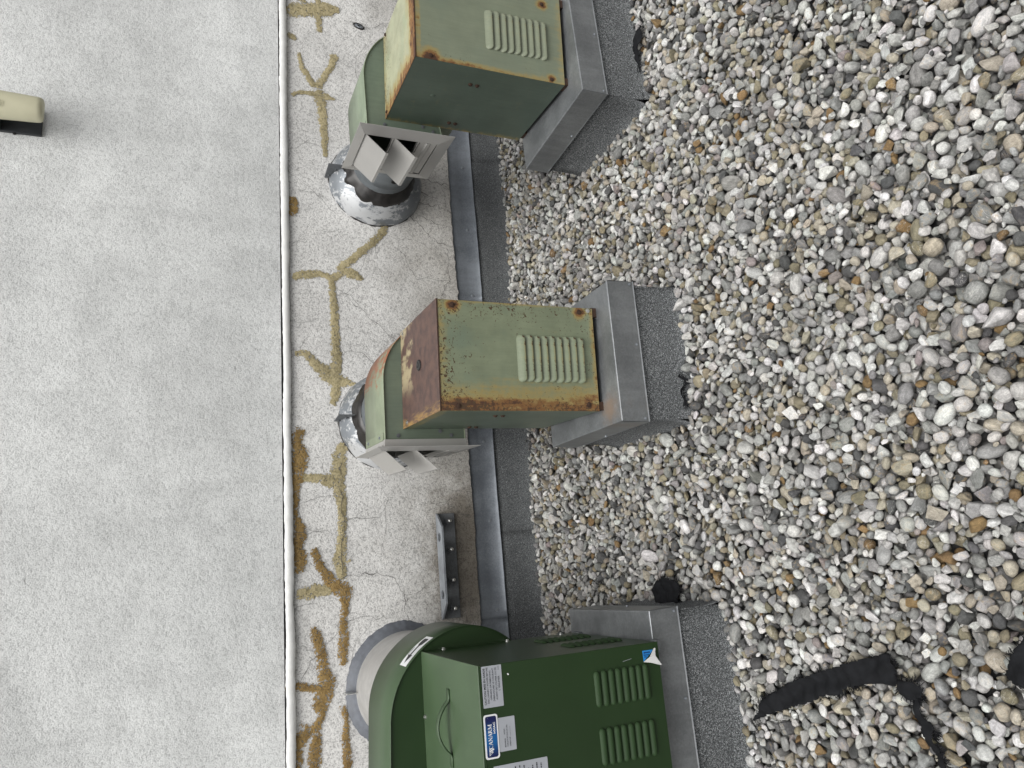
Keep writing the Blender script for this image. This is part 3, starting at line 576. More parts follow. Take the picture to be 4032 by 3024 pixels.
def primer_rim():
    g = G('mid_rim_paint'); X = g.xyz(); n = g.noise(1, 5, 0.7, g.map((11, 20, 11), (2, 0, 5))); n2 = g.noise(1, 5, .7, g.map((120, 12, 60)))
    base = g.mul((0.215, 0.248, 0.17), g.ss(g.noise(8, 5), 0.3, 0.7, 0.85, 1.15))
    k = g.m('ADD', g.ss(X[0], -.14, .10, 0.14, .70), g.m('MULTIPLY', g.m('SUBTRACT', g.m('ADD', g.m('MULTIPLY', n, .65), g.m('MULTIPLY', n2, .35)), 0.5), 2.4))
    col = g.mix(g.ss(k, 0.5, 0.66), base, (0.27, 0.115, 0.062)); return g.fin(col, 0.5)
MID['m_top'] = rust_lid(); MID['m_rim'] = primer_rim()
# ---- far fan: faded green, cream lid
FAR = dict(label='faded green exhaust fan with a rust-edged cream top and open damper in plain view', xc=2.03, yf=2.191, yaw=-.09, base=.2708, w=.375, d=.455, zb=.288, zt=.895, ds=.34, lip=.003,
    cx=0.0, cz=.735, r=[.253, .25, .246, .232, .22, .208, .198], a_end=-158, xl=-.229, ztl=.977, zlow=.652, duct=(2.135, .72, .160), m_duct=M_SHEET_DARK,
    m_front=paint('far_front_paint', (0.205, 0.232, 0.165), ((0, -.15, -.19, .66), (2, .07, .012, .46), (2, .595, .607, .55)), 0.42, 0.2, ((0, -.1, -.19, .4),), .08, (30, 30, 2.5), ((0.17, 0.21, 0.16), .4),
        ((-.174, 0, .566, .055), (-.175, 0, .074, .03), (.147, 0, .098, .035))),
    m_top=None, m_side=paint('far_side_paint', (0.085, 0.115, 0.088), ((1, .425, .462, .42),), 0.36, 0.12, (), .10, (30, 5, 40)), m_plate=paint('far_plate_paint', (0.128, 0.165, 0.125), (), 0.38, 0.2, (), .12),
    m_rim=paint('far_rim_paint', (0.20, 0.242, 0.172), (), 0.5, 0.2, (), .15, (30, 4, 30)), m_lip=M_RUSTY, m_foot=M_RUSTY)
FAR['m_top'] = paint('far_lid_paint', (0.36, 0.37, 0.25), ((1, .16, -.03, 1.12), (0, -.06, -.20, .95), (1, .36, .48, .5)), 0.5, 0.9, ((1, .2, .46, .7),), .22, (7, 34, 7), ((0.30, 0.35, 0.23), .7))
# ---- near fan: new dark green
NEAR = dict(label='clean dark green exhaust fan with warning labels and a carrying handle', xc=-.445, yf=2.062, yaw=-.012, base=.2748, w=.412, d=.566, zb=.287, zt=.874, ds=.345, lip=.006,
    cx=-.005, cz=.69, r=[.304, .288, .281, .254, .246, .24, .236], a_end=-165, xl=-.42, ztl=1.010, zlow=.628, duct=(-.45, .69, .236), m_duct=M_DUCT,
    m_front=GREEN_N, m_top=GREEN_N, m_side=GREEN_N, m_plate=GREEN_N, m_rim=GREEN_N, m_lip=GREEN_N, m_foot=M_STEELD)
MID['m_louver'] = paint('mid_louver_paint', (0.20, 0.232, 0.153), ((2, -.004, -.015, .40),), 0.42, 0.55, ((2, .004, -.016, 1.0),), .14); FAR['m_louver'] = paint('far_louver_paint', (0.215, 0.24, 0.168), ((2, -.006, -.015, .22),), 0.42, 0.3, ((2, .0, -.016, .6),), .08)
for S in (NEAR, MID, FAR): fan(S)
for S in (MID, FAR): damper(S); collar(S, R=.243 if S is MID else .252)
def L_(S, x, y, z): return Vector((x, y, z - S['base']))
# louvres on the two old fans
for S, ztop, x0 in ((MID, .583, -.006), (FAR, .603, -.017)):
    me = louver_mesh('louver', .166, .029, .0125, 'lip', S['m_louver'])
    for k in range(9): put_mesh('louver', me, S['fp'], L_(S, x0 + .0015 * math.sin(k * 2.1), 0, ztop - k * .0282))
for p in ((.17, .824), (.171, .345), (-.172, .817), (-.165, .332)): screw(MID['fp'], L_(MID, p[0], -.0, p[1]), '-Y', M_RUSTY, .006, .004, .0095)
screw(MID['fp'], L_(MID, .178, 0, .310), '-Y', M_ZINC, .005, .004, .008)
for p in ((-.174, .837), (-.175, .345), (.147, .369), (.16, .83)): screw(FAR['fp'], L_(FAR, p[0], 0, p[1]), '-Y', M_RUSTY, .006, .004, .0085)
for S in (MID, FAR):
    for y, z in ((.11, .645), (.11, .617), (.409, .635), (.409, .607)): screw(S['sl'], L_(S, -S['W'], y, z), '-X', M_RUSTY, .007, .005, .009, 'bolt')
    for x, z in ((-.212, .90), (-.196, .735), (-.212, .69)): screw(S['scroll'], L_(S, x, S['d'] + .007, z), '-Y', M_STEELD, .0055, .004, .008)
    bxo('outlet_flange', S['m_rim'], S['root'], S['xl'] - .001, S['xl'] + .030, S['d'] + .02, S['d'] + .325, S['ztl'] - S['base'] + .0005, S['ztl'] - S['base'] + .004, bev=.001)
    for y in (.07, .27): screw(S['scroll'], Vector((S['xl'] + .015, S['d'] + y, S['ztl'] - S['base'] + .004)), 'Z', M_STEEL, .005, .004, .007)
for x, y in ((.175, .425), (-.172, .40)): screw(MID['tp'], L_(MID, x, y, .8812), 'Z', M_ZINC, .006, .005, .009)
for x, y in ((.175, .42), (-.172, .43)): screw(FAR['tp'], L_(FAR, x, y, .8972), 'Z', M_RUSTY, .006, .005, .008)
bm = B(); lathe(bm, [(0, .019), (.004, .020), (.007, .0175), (.007, .011), (.002, .0095), (-.004, .0095)], 28, 'Z', tuple(L_(MID, .007, .214, .8812)))
obj('grommet', bm, M_RUBBER, MID['tp'], True)
bm = B(); lathe(bm, [(-FAR['W'] - .0008, .0005), (-FAR['W'] - .0012, .009), (-FAR['W'], .0105)], 24, 'X', tuple(L_(FAR, 0, .23, .76))); obj('knockout', bm, FAR['m_side'], FAR['sl'], True)
# access plate with a round hole under the far damper, on the duct
cx, cz, R0 = FAR['duct']; bm = B(); nA, nY = 14, 6; g0 = []
for i in range(nA + 1):
    a = math.radians(150 + 95 * i / nA); g0.append([bm.verts.new((cx + (R0 + .004) * math.cos(a), 3.10 + .28 * j / nY, cz + (R0 + .004) * math.sin(a))) for j in range(nY + 1)])
for i in range(nA):
    for j in range(nY): bm.faces.new((g0[i][j], g0[i][j + 1], g0[i + 1][j + 1], g0[i + 1][j]))
bmesh.ops.transform(bm, matrix=FAR['RI'], verts=bm.verts[:]); ap = obj('access_plate', bm, M_SHEET_DARK, FAR['duct_ob'], True); md = ap.modifiers.new('thickness', 'SOLIDIFY'); md.thickness = .002
bm = B(); ha = math.radians(188); hc = Vector((cx + (R0 + .0062) * math.cos(ha), 3.29, cz + (R0 + .0062) * math.sin(ha)))
rg = lathe(bm, [(0, .024), (.003, .0225), (.0035, .018), (.001, .016)], 24, 'X', (0, 0, 0)); cap(bm, rg[-1]); bmesh.ops.transform(bm, matrix=FAR['RI'] @ Matrix.Translation(hc) @ Matrix.Rotation(-ha, 4, 'Y'), verts=bm.verts[:])
obj('inspection_plug', bm, M_RUBBER, FAR['duct_ob'], True)

# ---- near fan details
S = NEAR; R_ = S['root']; M_NLOUV = plain('new_green_louver', (0.025, 0.052, 0.019), 0.62, 0, .1, 20); M_NLOUV.node_tree.nodes['Principled BSDF'].inputs['Specular IOR Level'].default_value = 0.25
me = louver_mesh('louver', .101, .0225, .0085, 'hump', M_NLOUV)
for xc in (.0985, -.0575):
    for k in range(8): put_mesh('louver', me, S['fp'], L_(S, xc, 0, .508 - k * .0238))
me2 = louver_mesh('louver', .085, .0225, .0085, 'hump', M_NLOUV)
for yc in (.17, .38):
    for k in range(8): put_mesh('louver', me2, S['sr'], L_(S, S['W'], yc, .508 - k * .0238), PI / 2)
for z in (.80, .56, .345): screw(S['sr'], L_(S, S['W'] - .0, S['d'] - .012, z), '+X', M_ZINC, .0055, .006, .0085)
screw(S['tp'], L_(S, .0, S['d'] - .014, .8764), 'Z', M_ZINC, .0055, .006, .0085); screw(S['tp'], L_(S, -.17, S['d'] - .014, .8764), 'Z', M_ZINC, .0055, .006, .0085)
# handle: flat bent strap
bm = B(); prof = [(-.110, .0015), (-.085, .0015), (-.075, .004)] + [(-.072 + .144 * i / 14, .005 + .036 * math.sin(PI * i / 14) ** .75) for i in range(1, 14)] + [(.075, .004), (.085, .0015), (.110, .0015)]
A_ = [bm.verts.new((x + .008, .268, z)) for x, z in prof]; B_ = [bm.verts.new((x + .008, .291, z)) for x, z in prof]
for i in range(len(prof) - 1): bm.faces.new((A_[i], A_[i + 1], B_[i + 1], B_[i]))
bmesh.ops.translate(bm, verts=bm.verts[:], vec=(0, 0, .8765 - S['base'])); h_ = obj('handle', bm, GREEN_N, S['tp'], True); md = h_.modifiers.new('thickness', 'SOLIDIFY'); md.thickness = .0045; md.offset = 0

def text_bm(bm, s, x, z, width, size=None, y=-.0032, bold=0.0, rot=False):
    """flat lettering on the front face: left edge x, baseline z, scaled to the given width"""
    cu = bpy.data.curves.new('t', 'FONT'); cu.body = s; cu.size = 1.0; cu.resolution_u = 2; cu.offset = bold
    ob = bpy.data.objects.new('t', cu); COL.objects.link(ob); dg = bpy.context.evaluated_depsgraph_get(); me = bpy.data.meshes.new_from_object(ob.evaluated_get(dg))
    xs = [v.co.x for v in me.vertices]; x0 = min(xs); k = width / (max(xs) - x0); ky = (size / .72) if size else k
    off = len(bm.verts); vs = []
    for v in me.vertices:
        a, b = (v.co.x - x0) * k, v.co.y * ky
        vs.append(bm.verts.new((x + b, y, z - a) if rot else (x + a, y, z + b)))
    for p in me.polygons:
        try: bm.faces.new([vs[i] for i in p.vertices])
        except ValueError: pass
    bpy.data.objects.remove(ob); bpy.data.curves.remove(cu); bpy.data.meshes.remove(me)
def rrect(x0, x1, z0, z1, r, n=6):
    pts = []
    for cx_, cz_, a0 in ((x1 - r, z1 - r, 0), (x0 + r, z1 - r, 90), (x0 + r, z0 + r, 180), (x1 - r, z0 + r, 270)):
        for k in range(n + 1): a = math.radians(a0 + 90 * k / n); pts.append((cx_ + r * math.cos(a), cz_ + r * math.sin(a)))
    return pts
def zs(pts): return [(x, z - S['base']) for x, z in pts]
ZB = S['base']
lab = obj('warning_label', poly_prism(B(), zs(rrect(.096, .204, .8065, .866, .002)), -.0014, -.0003), M_LABEL, R_, label='silver caution label with black lettering')
bm = B()
for s, x0, x1, z, sz in (('CAUTION/ MISE EN GARDE', .104, .1985, .8565, .0058), ('DISCONNECT POWER BEFORE', .107, .2005, .8480, .0050), ('OPENING OR REMOVING.', .115, .193, .8395, .0050), ('DEBRANCHES LE COURANT', .1115, .197, .8310, .0050), ("AVANT DE L'OUVRIR OU DE", .114, .198, .8225, .0050), ("L' ENLEVER.", .137, .176, .8140, .0050), ('TS-1096', .190, .2015, .8145, .0028)):
    text_bm(bm, s, x0, z - ZB, x1 - x0, sz, -.0019, .02 if z > .855 else .008)
obj('lettering', bm, M_INK, lab)
lab = obj('brand_label', poly_prism(B(), zs(rrect(-.033, .079, .8285, .8695, .007)), -.0022, -.0012), M_WHITE, R_, label='white bordered blue maker label')
bl = obj('blue_field', poly_prism(B(), zs(rrect(-.0285, .0745, .833, .865, .005)), -.0027, -.0023), M_LOGO, lab)
bm = B(); Yt = -.0032
def quad(*p):
    bm.faces.new([bm.verts.new((x, Yt, z - ZB)) for x, z in p])
def serif_word(word, x, z, h, adv):
    tk, tn, sf = h * .20, h * .09, h * .05
    def bar(a, b, w0): # upright-ish stroke a->b
        quad((a[0] - w0 / 2, a[1]), (a[0] + w0 / 2, a[1]), (b[0] + w0 / 2, b[1]), (b[0] - w0 / 2, b[1]))
    def ser(cx_, zz, wd): quad((cx_ - wd / 2, zz - sf / 2), (cx_ + wd / 2, zz - sf / 2), (cx_ + wd / 2, zz + sf / 2), (cx_ - wd / 2, zz + sf / 2))
    for ch in word:
        W_ = h * {'C': .82, 'A': .9, 'N': .92, 'R': .86, 'M': 1.12}[ch]
        if ch == 'C':
            for k in range(14):
                a, b = math.radians(42 + 276 * k / 14), math.radians(42 + 276 * (k + 1) / 14)
                def pt(q, rr): return (x + W_ * .5 + rr * W_ * .5 * math.cos(q), z + h * .5 + rr * h * .52 * math.sin(q))
                ia = 1 - .14 - .26 * max(0, -math.cos(a)); ib = 1 - .14 - .26 * max(0, -math.cos(b)); quad(pt(a, 1), pt(b, 1), pt(b, ib), pt(a, ia))
            ser(x + W_ * .87, z + h * .78, tk * .6)
        elif ch == 'A':
            bar((x + W_ * .12, z), (x + W_ * .48, z + h), tn); bar((x + W_ * .85, z), (x + W_ * .50, z + h), tk); quad((x + W_ * .25, z + h * .28), (x + W_ * .72, z + h * .28), (x + W_ * .70, z + h * .36), (x + W_ * .28, z + h * .36)); ser(x + W_ * .12, z, W_ * .3); ser(x + W_ * .85, z, W_ * .36)
        elif ch == 'N':
            bar((x + W_ * .16, z), (x + W_ * .16, z + h), tn); bar((x + W_ * .84, z), (x + W_ * .84, z + h), tn); bar((x + W_ * .80, z), (x + W_ * .18, z + h), tk); ser(x + W_ * .16, z, W_ * .32); ser(x + W_ * .12, z + h, W_ * .3); ser(x + W_ * .84, z + h, W_ * .32)
        elif ch == 'R':
            bar((x + W_ * .2, z), (x + W_ * .2, z + h), tk); ser(x + W_ * .2, z, W_ * .4); ser(x + W_ * .16, z + h, W_ * .3)
            for k in range(10):
                a, b = math.radians(90 - 180 * k / 10), math.radians(90 - 180 * (k + 1) / 10)
                def pt(q, rr): return (x + W_ * .34 + W_ * .42 * rr * math.cos(q), z + h * .75 + h * .26 * rr * math.sin(q))
                quad(pt(a, 1), pt(b, 1), pt(b, .58), pt(a, .58))
            bar((x + W_ * .88, z), (x + W_ * .42, z + h * .5), tk); ser(x + W_ * .9, z, W_ * .22)
        elif ch == 'M':
            bar((x + W_ * .13, z), (x + W_ * .13, z + h), tn); bar((x + W_ * .86, z), (x + W_ * .86, z + h), tk); bar((x + W_ * .49, z + h * .05), (x + W_ * .16, z + h), tk); bar((x + W_ * .5, z + h * .05), (x + W_ * .82, z + h), tn); ser(x + W_ * .13, z, W_ * .26); ser(x + W_ * .86, z, W_ * .32); ser(x + W_ * .9, z + h, W_ * .2); ser(x + W_ * .1, z + h, W_ * .2)
        x += W_ * adv
serif_word('CANARM', -.0075, .8475, .0112, 1.0)
text_bm(bm, 'HVAC', .030, .8375 - ZB, .029, .0056, Yt, .03); text_bm(bm, 'o', .0695, .858 - ZB, .0015, .0015, Yt)
# wing mark: striped triangle
for a in ((0, .0), (1, .0)): pass
tri = lambda p: quad(*p)
tri(((-.0245, .8585), (-.0165, .8585), (-.0130, .8500), (-.0155, .8465))); Yt = -.0034
quad((-.0150, .8590), (-.0118, .8590), (-.0062, .8455), (-.0098, .8445)); quad((-.0105, .8590), (-.0078, .8590), (-.0040, .8500), (-.0058, .8475))
obj('logo_lettering', bm, M_WHITE, lab)
Yt = -.0038; bm = B(); quad((-.0215, .8568), (-.0175, .8568), (-.0158, .8528), (-.0165, .8500)); obj('logo_cutout', bm, M_LOGO, lab)
lab = obj('bearing_label', poly_prism(B(), zs(rrect(-.0195, .0665, .778, .8275, .002)), -.0011, -.0003), M_LABEL, R_, label='silver bearing label with black lettering')
bm = B()
for s, x0, x1, z, sz in (('BEARING', -.0095, .0125, .8085, .0036), ('UCP204', .0225, .0370, .8095, .0036), ('TORQUE SETTING 34 in-lbs', -.0095, .0465, .8015, .0036), ('OPERATOR', -.009, .015, .7935, .0036)): text_bm(bm, s, x0, z - ZB, x1 - x0, sz, -.0016, .01)
bm.faces.new([bm.verts.new((x, -.0016, z - ZB)) for x, z in ((.017, .7935), (.042, .7935), (.042, .7940), (.017, .7940))]); obj('lettering', bm, M_INK, lab)
lab = obj('rating_label', poly_prism(B(), zs(rrect(-.165, -.0525, .689, .849, .002)), -.0011, -.0003), M_LABEL, R_, label='silver rating label with small print, cut by the photo edge')
bm = B()
for k in range(11):
    z = .836 - k * .0128; x = -.06 - random.uniform(0, .012)
    while x > -.155:
        l = random.uniform(.002, .006); bm.faces.new([bm.verts.new((a, -.0016, b - ZB)) for a, b in ((x - l, z), (x, z), (x, z + .0034), (x - l, z + .0034))]); x -= l + random.uniform(.0008, .002)
obj('small_print', bm, M_INK, lab)
# half-peeled blue sticker
def flat(pts, y, mat, name, parent, th=.0005):
    bm = B(); a = [bm.verts.new((p[0], p[2] if len(p) > 2 else y, p[1] - ZB)) for p in pts]; bm.faces.new(a); bmesh.ops.triangulate(bm, faces=bm.faces[:])
    o = obj(name, bm, mat, parent); md = o.modifiers.new('thickness', 'SOLIDIFY'); md.thickness = th; md.offset = 0; return o
st = flat([(.1545, .3435), (.1855, .3445), (.1850, .3065), (.1790, .3120)], -.0008, M_SKYBLUE, 'blue_sticker', R_)
st['label'] = 'half-peeled blue sticker'
bm = B(); text_bm(bm, 'amco', .1775, .3415 - ZB, .0235, .0056, -.0016, .04, True); text_bm(bm, 'ECOR', .1705, .3415 - ZB, .0190, .0040, -.0016, .03, True); text_bm(bm, 'SY', .1650, .3405 - ZB, .0100, .0036, -.0016, .03, True)
obj('lettering', bm, M_NAVYTXT, st)
flat([(.1535, .3455, -.0015), (.1662, .3265, -.0095), (.1880, .3045, -.002), (.1895, .3000, -.006), (.1800, .3050, -.010), (.168, .308, -.014), (.1395, .2905, -.016), (.1415, .2985, -.012), (.150, .325, -.008)], 0, M_PEEL, 'peeled_backing', st)
flat([(.1765, .7905), (.1725, .7870), (.1735, .7845), (.1785, .7865)], -.0006, M_WHITE, 'paint_fleck', R_)
flat([(.1630, .4150), (.1675, .3850), (.1683, .3850), (.1640, .4150)], -.0005, M_LABEL, 'scratch', R_)
# rotation arrow sticker wrapped over the scroll rim
def rim(a, y, off):
    A = [90, 45, 0, -45, -90, -135, S['a_end']]; r = np.interp(-a, [-q for q in A], S['r']) + off; return (S['cx'] + r * math.cos(math.radians(a)), y, S['cz'] + r * math.sin(math.radians(a)) - ZB)
def wrap(pl, off, mat, name, parent):
    """polygon strips in (angle, y) as rows of quads"""
    bm = B()
    for (a0, y0a, y0b), (a1, y1a, y1b) in zip(pl, pl[1:]):
        n = max(1, int(abs(a1 - a0) / 1.5)); prev = None
        for k in range(n + 1):
            f = k / n; a = a0 + (a1 - a0) * f; row = [bm.verts.new(rim(a, y0a + (y1a - y0a) * f, off)), bm.verts.new(rim(a, y0b + (y1b - y0b) * f, off))]
            if prev: bm.faces.new((prev[0], prev[1], row[1], row[0]))
            prev = row
    bmesh.ops.recalc_face_normals(bm, faces=bm.faces[:]); return obj(name, bm, mat, parent, True)
D = S['d']
ar = wrap([(28.5, D + .016, D + .098), (55, D + .016, D + .098)], .0012, M_WHITE, 'arrow_label', R_); ar['label'] = 'white rotation arrow label on the scroll rim'
wrap([(31, D + .036, D + .080), (33.0, D + .034, D + .082), (36.8, D + .038, D + .078), (38.2, D + .050, D + .066), (46.3, D + .050, D + .066), (46.4, D + .036, D + .080), (53, D + .0575, D + .0585)], .002, M_INK, 'arrow', ar)
wrap([(40, D + .084, D + .088), (47, D + .084, D + .088)], .002, M_STEELD, 'small_print', ar); wrap([(38, D + .027, D + .029), (50, D + .027, D + .029)], .002, M_LABEL, 'small_print', ar)
# grey sealant smeared round the near duct, with a seam lug
cx, cz, R0 = S['duct']; RI = S['RI']
nj = np.convolve(_rough.normal(0, 1, 220), np.ones(17) / 17, 'same') * 1.6 + _rough.normal(0, .30, 220)
jf = lambda a, h: 1 + (.020 * nj[int((a / (2 * PI)) * 190) % 190 + 10] + .02 * math.sin(3 * a + 1) if h > 3.606 else .008 * nj[int((a / (2 * PI)) * 190) % 190 + 10])
bm = B(); lathe(bm, [(3.6195, R0 + .040), (3.6145, R0 + .036), (3.606, R0 + .024), (3.596, R0 + .013), (3.583, R0 + .005), (3.565, R0 + .003), (3.561, R0 - .001)], 190, 'Y', (cx, 0, cz), jf); bmesh.ops.transform(bm, matrix=RI, verts=bm.verts[:])
ds_ = obj('duct_sealant', bm, M_GRAY_SEAL, S['duct_ob'], True)
bm = B(); lathe(bm, [(3.552, R0 + .0004), (3.549, R0 + .0025), (3.545, R0 + .0025), (3.542, R0 + .0004)], 64, 'Y', (cx, 0, cz)); bmesh.ops.transform(bm, matrix=RI, verts=bm.verts[:]); obj('duct_bead', bm, M_DUCT, S['duct_ob'], True)
bm = box(B(), cx - .002, cx + .002, 3.525, 3.612, cz + R0 - .002, cz + R0 + .050, bev=.0008); bmesh.ops.transform(bm, matrix=RI, verts=bm.verts[:]); obj('seam_lug', bm, M_ZINC, S['duct_ob'])
# ------------------------------------------------------------------ steel angle bolted to the wall
br = thing('steel_bracket', 'galvanised steel angle bracket with four bolts low on the stucco wall', 'bracket', (.07, 3.62, .385)); BO = Vector((.07, 3.62, .385))
def bl_(bm): bmesh.ops.translate(bm, verts=bm.verts[:], vec=-BO); return bm
obj('wall_plate', bl_(box(B(), -.183, .323, 3.606, 3.6195, .398, .490, bev=.0015)), M_STEELD, br)
# shelf flange with clipped front corners and two round holes
bm = B(); x0, x1, yw, yl, z = -.183, .323, 3.606, 3.520, .492
outl = [(x0, yw), (x0, yw - .012), (x0 + .075, yl), (x1 - .070, yl), (x1, yw - .012), (x1, yw)]
def hole(cx_, cy_, rx=.021, ry=.021, n=20): return [(cx_ + rx * math.cos(-2 * PI * k / n), cy_ + ry * math.sin(-2 * PI * k / n)) for k in range(n)]
loops = [outl, hole(.205, 3.565), hole(-.068, 3.565)]; allv = []; edges = []
for lp in loops:
    vs = [bm.verts.new((p[0], p[1], z)) for p in lp]; allv.append(vs)
    for i in range(len(vs)): edges.append(bm.edges.new((vs[i], vs[(i + 1) % len(vs)])))
bmesh.ops.triangle_fill(bm, use_beauty=True, use_dissolve=False, edges=edges)
bmesh.ops.recalc_face_normals(bm, faces=bm.faces[:])
o = obj('shelf_flange', bl_(bm), M_STEEL, br); md = o.modifiers.new('thickness', 'SOLIDIFY'); md.thickness = .009; md.offset = 0
for x in (.282, .143, -.003, -.136):
    bt = obj('bolt', bl_(lathe_stud(x) if False else hexbolt(B(), Vector((x, 3.606, .438)), '-Y', .0145, .012, .021)), M_STEELD, br)
    bm = B(); rg = lathe(bm, [(3.60, .0085), (3.555, .0085), (3.553, .0070)], 14, 'Y', (x, 0, .438)); cap(bm, rg[-1]); obj('stud', bl_(bm), M_ZINC, bt, True)

# ------------------------------------------------------------------ cream fixture high on the wall
lf = thing('wall_fixture', 'cream moulded cover on a dark grey bracket, high on the upper wall', 'wall fixture', (2.22, 3.607, 2.28)); LO = Vector((2.22, 3.607, 2.28))
def ll_(bm): bmesh.ops.translate(bm, verts=bm.verts[:], vec=-LO); return bm
M_CHAR = plain('charcoal_plastic', (0.032, 0.035, 0.040), 0.45, 0, .1, 20); M_CREAM = plain('cream_plastic', (0.64, 0.615, 0.44), 0.5, 0, .05, 12)
obj('back_plate', ll_(box(B(), 2.158, 2.296, 3.592, 3.6068, 2.292, 2.56, bev=.003, seg=2)), M_CHAR, lf)
obj('arm', ll_(box(B(), 2.160, 2.294, 3.485, 3.5918, 2.452, 2.555, bev=.004, seg=2)), M_CHAR, lf)
bm = B(); nS = 28; prev = None; first = None
for k, zz in enumerate((2.470, 2.466, 2.455, 2.40, 2.34, 2.292, 2.280, 2.272, 2.269)):
    f = (2.47 - zz) / .20; wv = .0675 * (1 - .13 * f) * (1, 1, 1, 1, 1, 1, .975, .90, .74)[k] * (.96 if k == 0 else 1); dv = .058 * (1 - .10 * f) * (1, 1, 1, 1, 1, 1, .96, .84, .6)[k]
    ring = []
    for i in range(nS):
        a = 2 * PI * i / nS; cxs, sns = math.cos(a), math.sin(a); e = .9
        ring.append(bm.verts.new((2.222 + wv * math.copysign(abs(cxs) ** e, cxs), 3.487 + dv * math.copysign(abs(sns) ** (1.0 if sns < 0 else .4), sns) * (1 if sns < 0 else .35), zz)))
    if prev:
        for i in range(nS): bm.faces.new((prev[i], prev[(i + 1) % nS], ring[(i + 1) % nS], ring[i]))
    else: first = ring
    prev = ring
bm.faces.new(prev); bm.faces.new(first[::-1]); bmesh.ops.recalc_face_normals(bm, faces=bm.faces[:])
cv = obj('cover', ll_(bm), M_CREAM, lf, True)
def front(x, z):      # surface of the cover's rounded face
    f = (2.47 - z) / .20; c_ = min(1, abs((x - 2.222) / (.0675 * (1 - .13 * f)))) ** (1 / .9); return 3.487 - .058 * (1 - .10 * f) * math.sqrt(max(0, 1 - c_ * c_)) - .0004
bm = B(); tube(bm, [(2.200 + .0165 * math.cos(2 * PI * k / 24), front(2.200 + .0165 * math.cos(2 * PI * k / 24), 2.436), 2.436 + .012 * math.sin(2 * PI * k / 24)) for k in range(25)], .0012, 5)
tube(bm, [(x_, front(x_, z_), z_) for x_, z_ in ((2.209, 2.442), (2.209, 2.431), (2.202, 2.431), (2.194, 2.431))], .0013, 5); obj('emblem', ll_(bm), M_CREAM, cv, True)
bm = B()
for z_, xa, xb in ((2.420, 2.184, 2.214), (2.413, 2.188, 2.211)): tube(bm, [(xa + (xb - xa) * q_ / 5, front(xa + (xb - xa) * q_ / 5, z_), z_) for q_ in range(6)], .0010, 4)
obj('raised_print', ll_(bm), M_CREAM, cv)
screw(lf, Vector((2.1585, 3.60, 2.40)) - LO, '-X', M_RUBBER, .006, .006, .008)

# ------------------------------------------------------------------ oval plug in the stucco
pl = thing('wall_plug', 'small grey oval plug set in the stucco beside the far fan', 'plug', (3.148, 3.62, .745)); PO = Vector((3.148, 3.62, .745))
bm = B(); rg = lathe(bm, [(3.6195, .018), (3.613, .0175), (3.612, .0145), (3.6165, .0135)], 24, 'Y', (0, 0, 0)); bmesh.ops.transform(bm, matrix=Matrix.Translation(Vector((3.148, 0, .778))) @ Matrix.Rotation(.32, 4, 'Y') @ Matrix.Diagonal((1, 1, 1.9, 1)), verts=bm.verts[:]); bmesh.ops.translate(bm, verts=bm.verts[:], vec=-PO); obj('plug_rim', bm, M_TAR, pl, True)
bm = B(); rg = lathe(bm, [(3.6165, .0138), (3.6145, .0125), (3.6140, .004)], 24, 'Y', (0, 0, 0)); cap(bm, rg[-1]); bmesh.ops.transform(bm, matrix=Matrix.Translation(Vector((3.148, 0, .778))) @ Matrix.Rotation(.32, 4, 'Y') @ Matrix.Diagonal((1, 1, 1.9, 1)), verts=bm.verts[:]); bmesh.ops.translate(bm, verts=bm.verts[:], vec=-PO); obj('plug_disc', bm, M_STEEL, pl, True)

# ------------------------------------------------------------------ gravel
def gravel_ground():
    g = G('gravel_ground'); v = g.n('ShaderNodeTexVoronoi', {'feature': 'F1'}, {'Vector': g.co(), 'Scale': 34.0}); c = g.n('ShaderNodeSeparateColor', None, {0: v.outputs['Color']}).outputs[0]
    d = v.outputs['Distance']; col = g.mix(g.ss(c, 0.1, 0.9), (0.14, 0.135, 0.13), (0.48, 0.47, 0.44)); col = g.mix(g.ss(d, 0.4, 0.62), col, (0.03, 0.03, 0.03)); g.bump(g.m('SUBTRACT', 1.0, d), 1.0, 0.02)
    return g.fin(col, 0.85)
gb = obj('gravel_bed', box(B(), -14, 16, -12, 3.619, -.30, -.050), gravel_ground(), None, kind='structure'); gb['label'] = 'pale mixed river pebbles covering the flat roof'

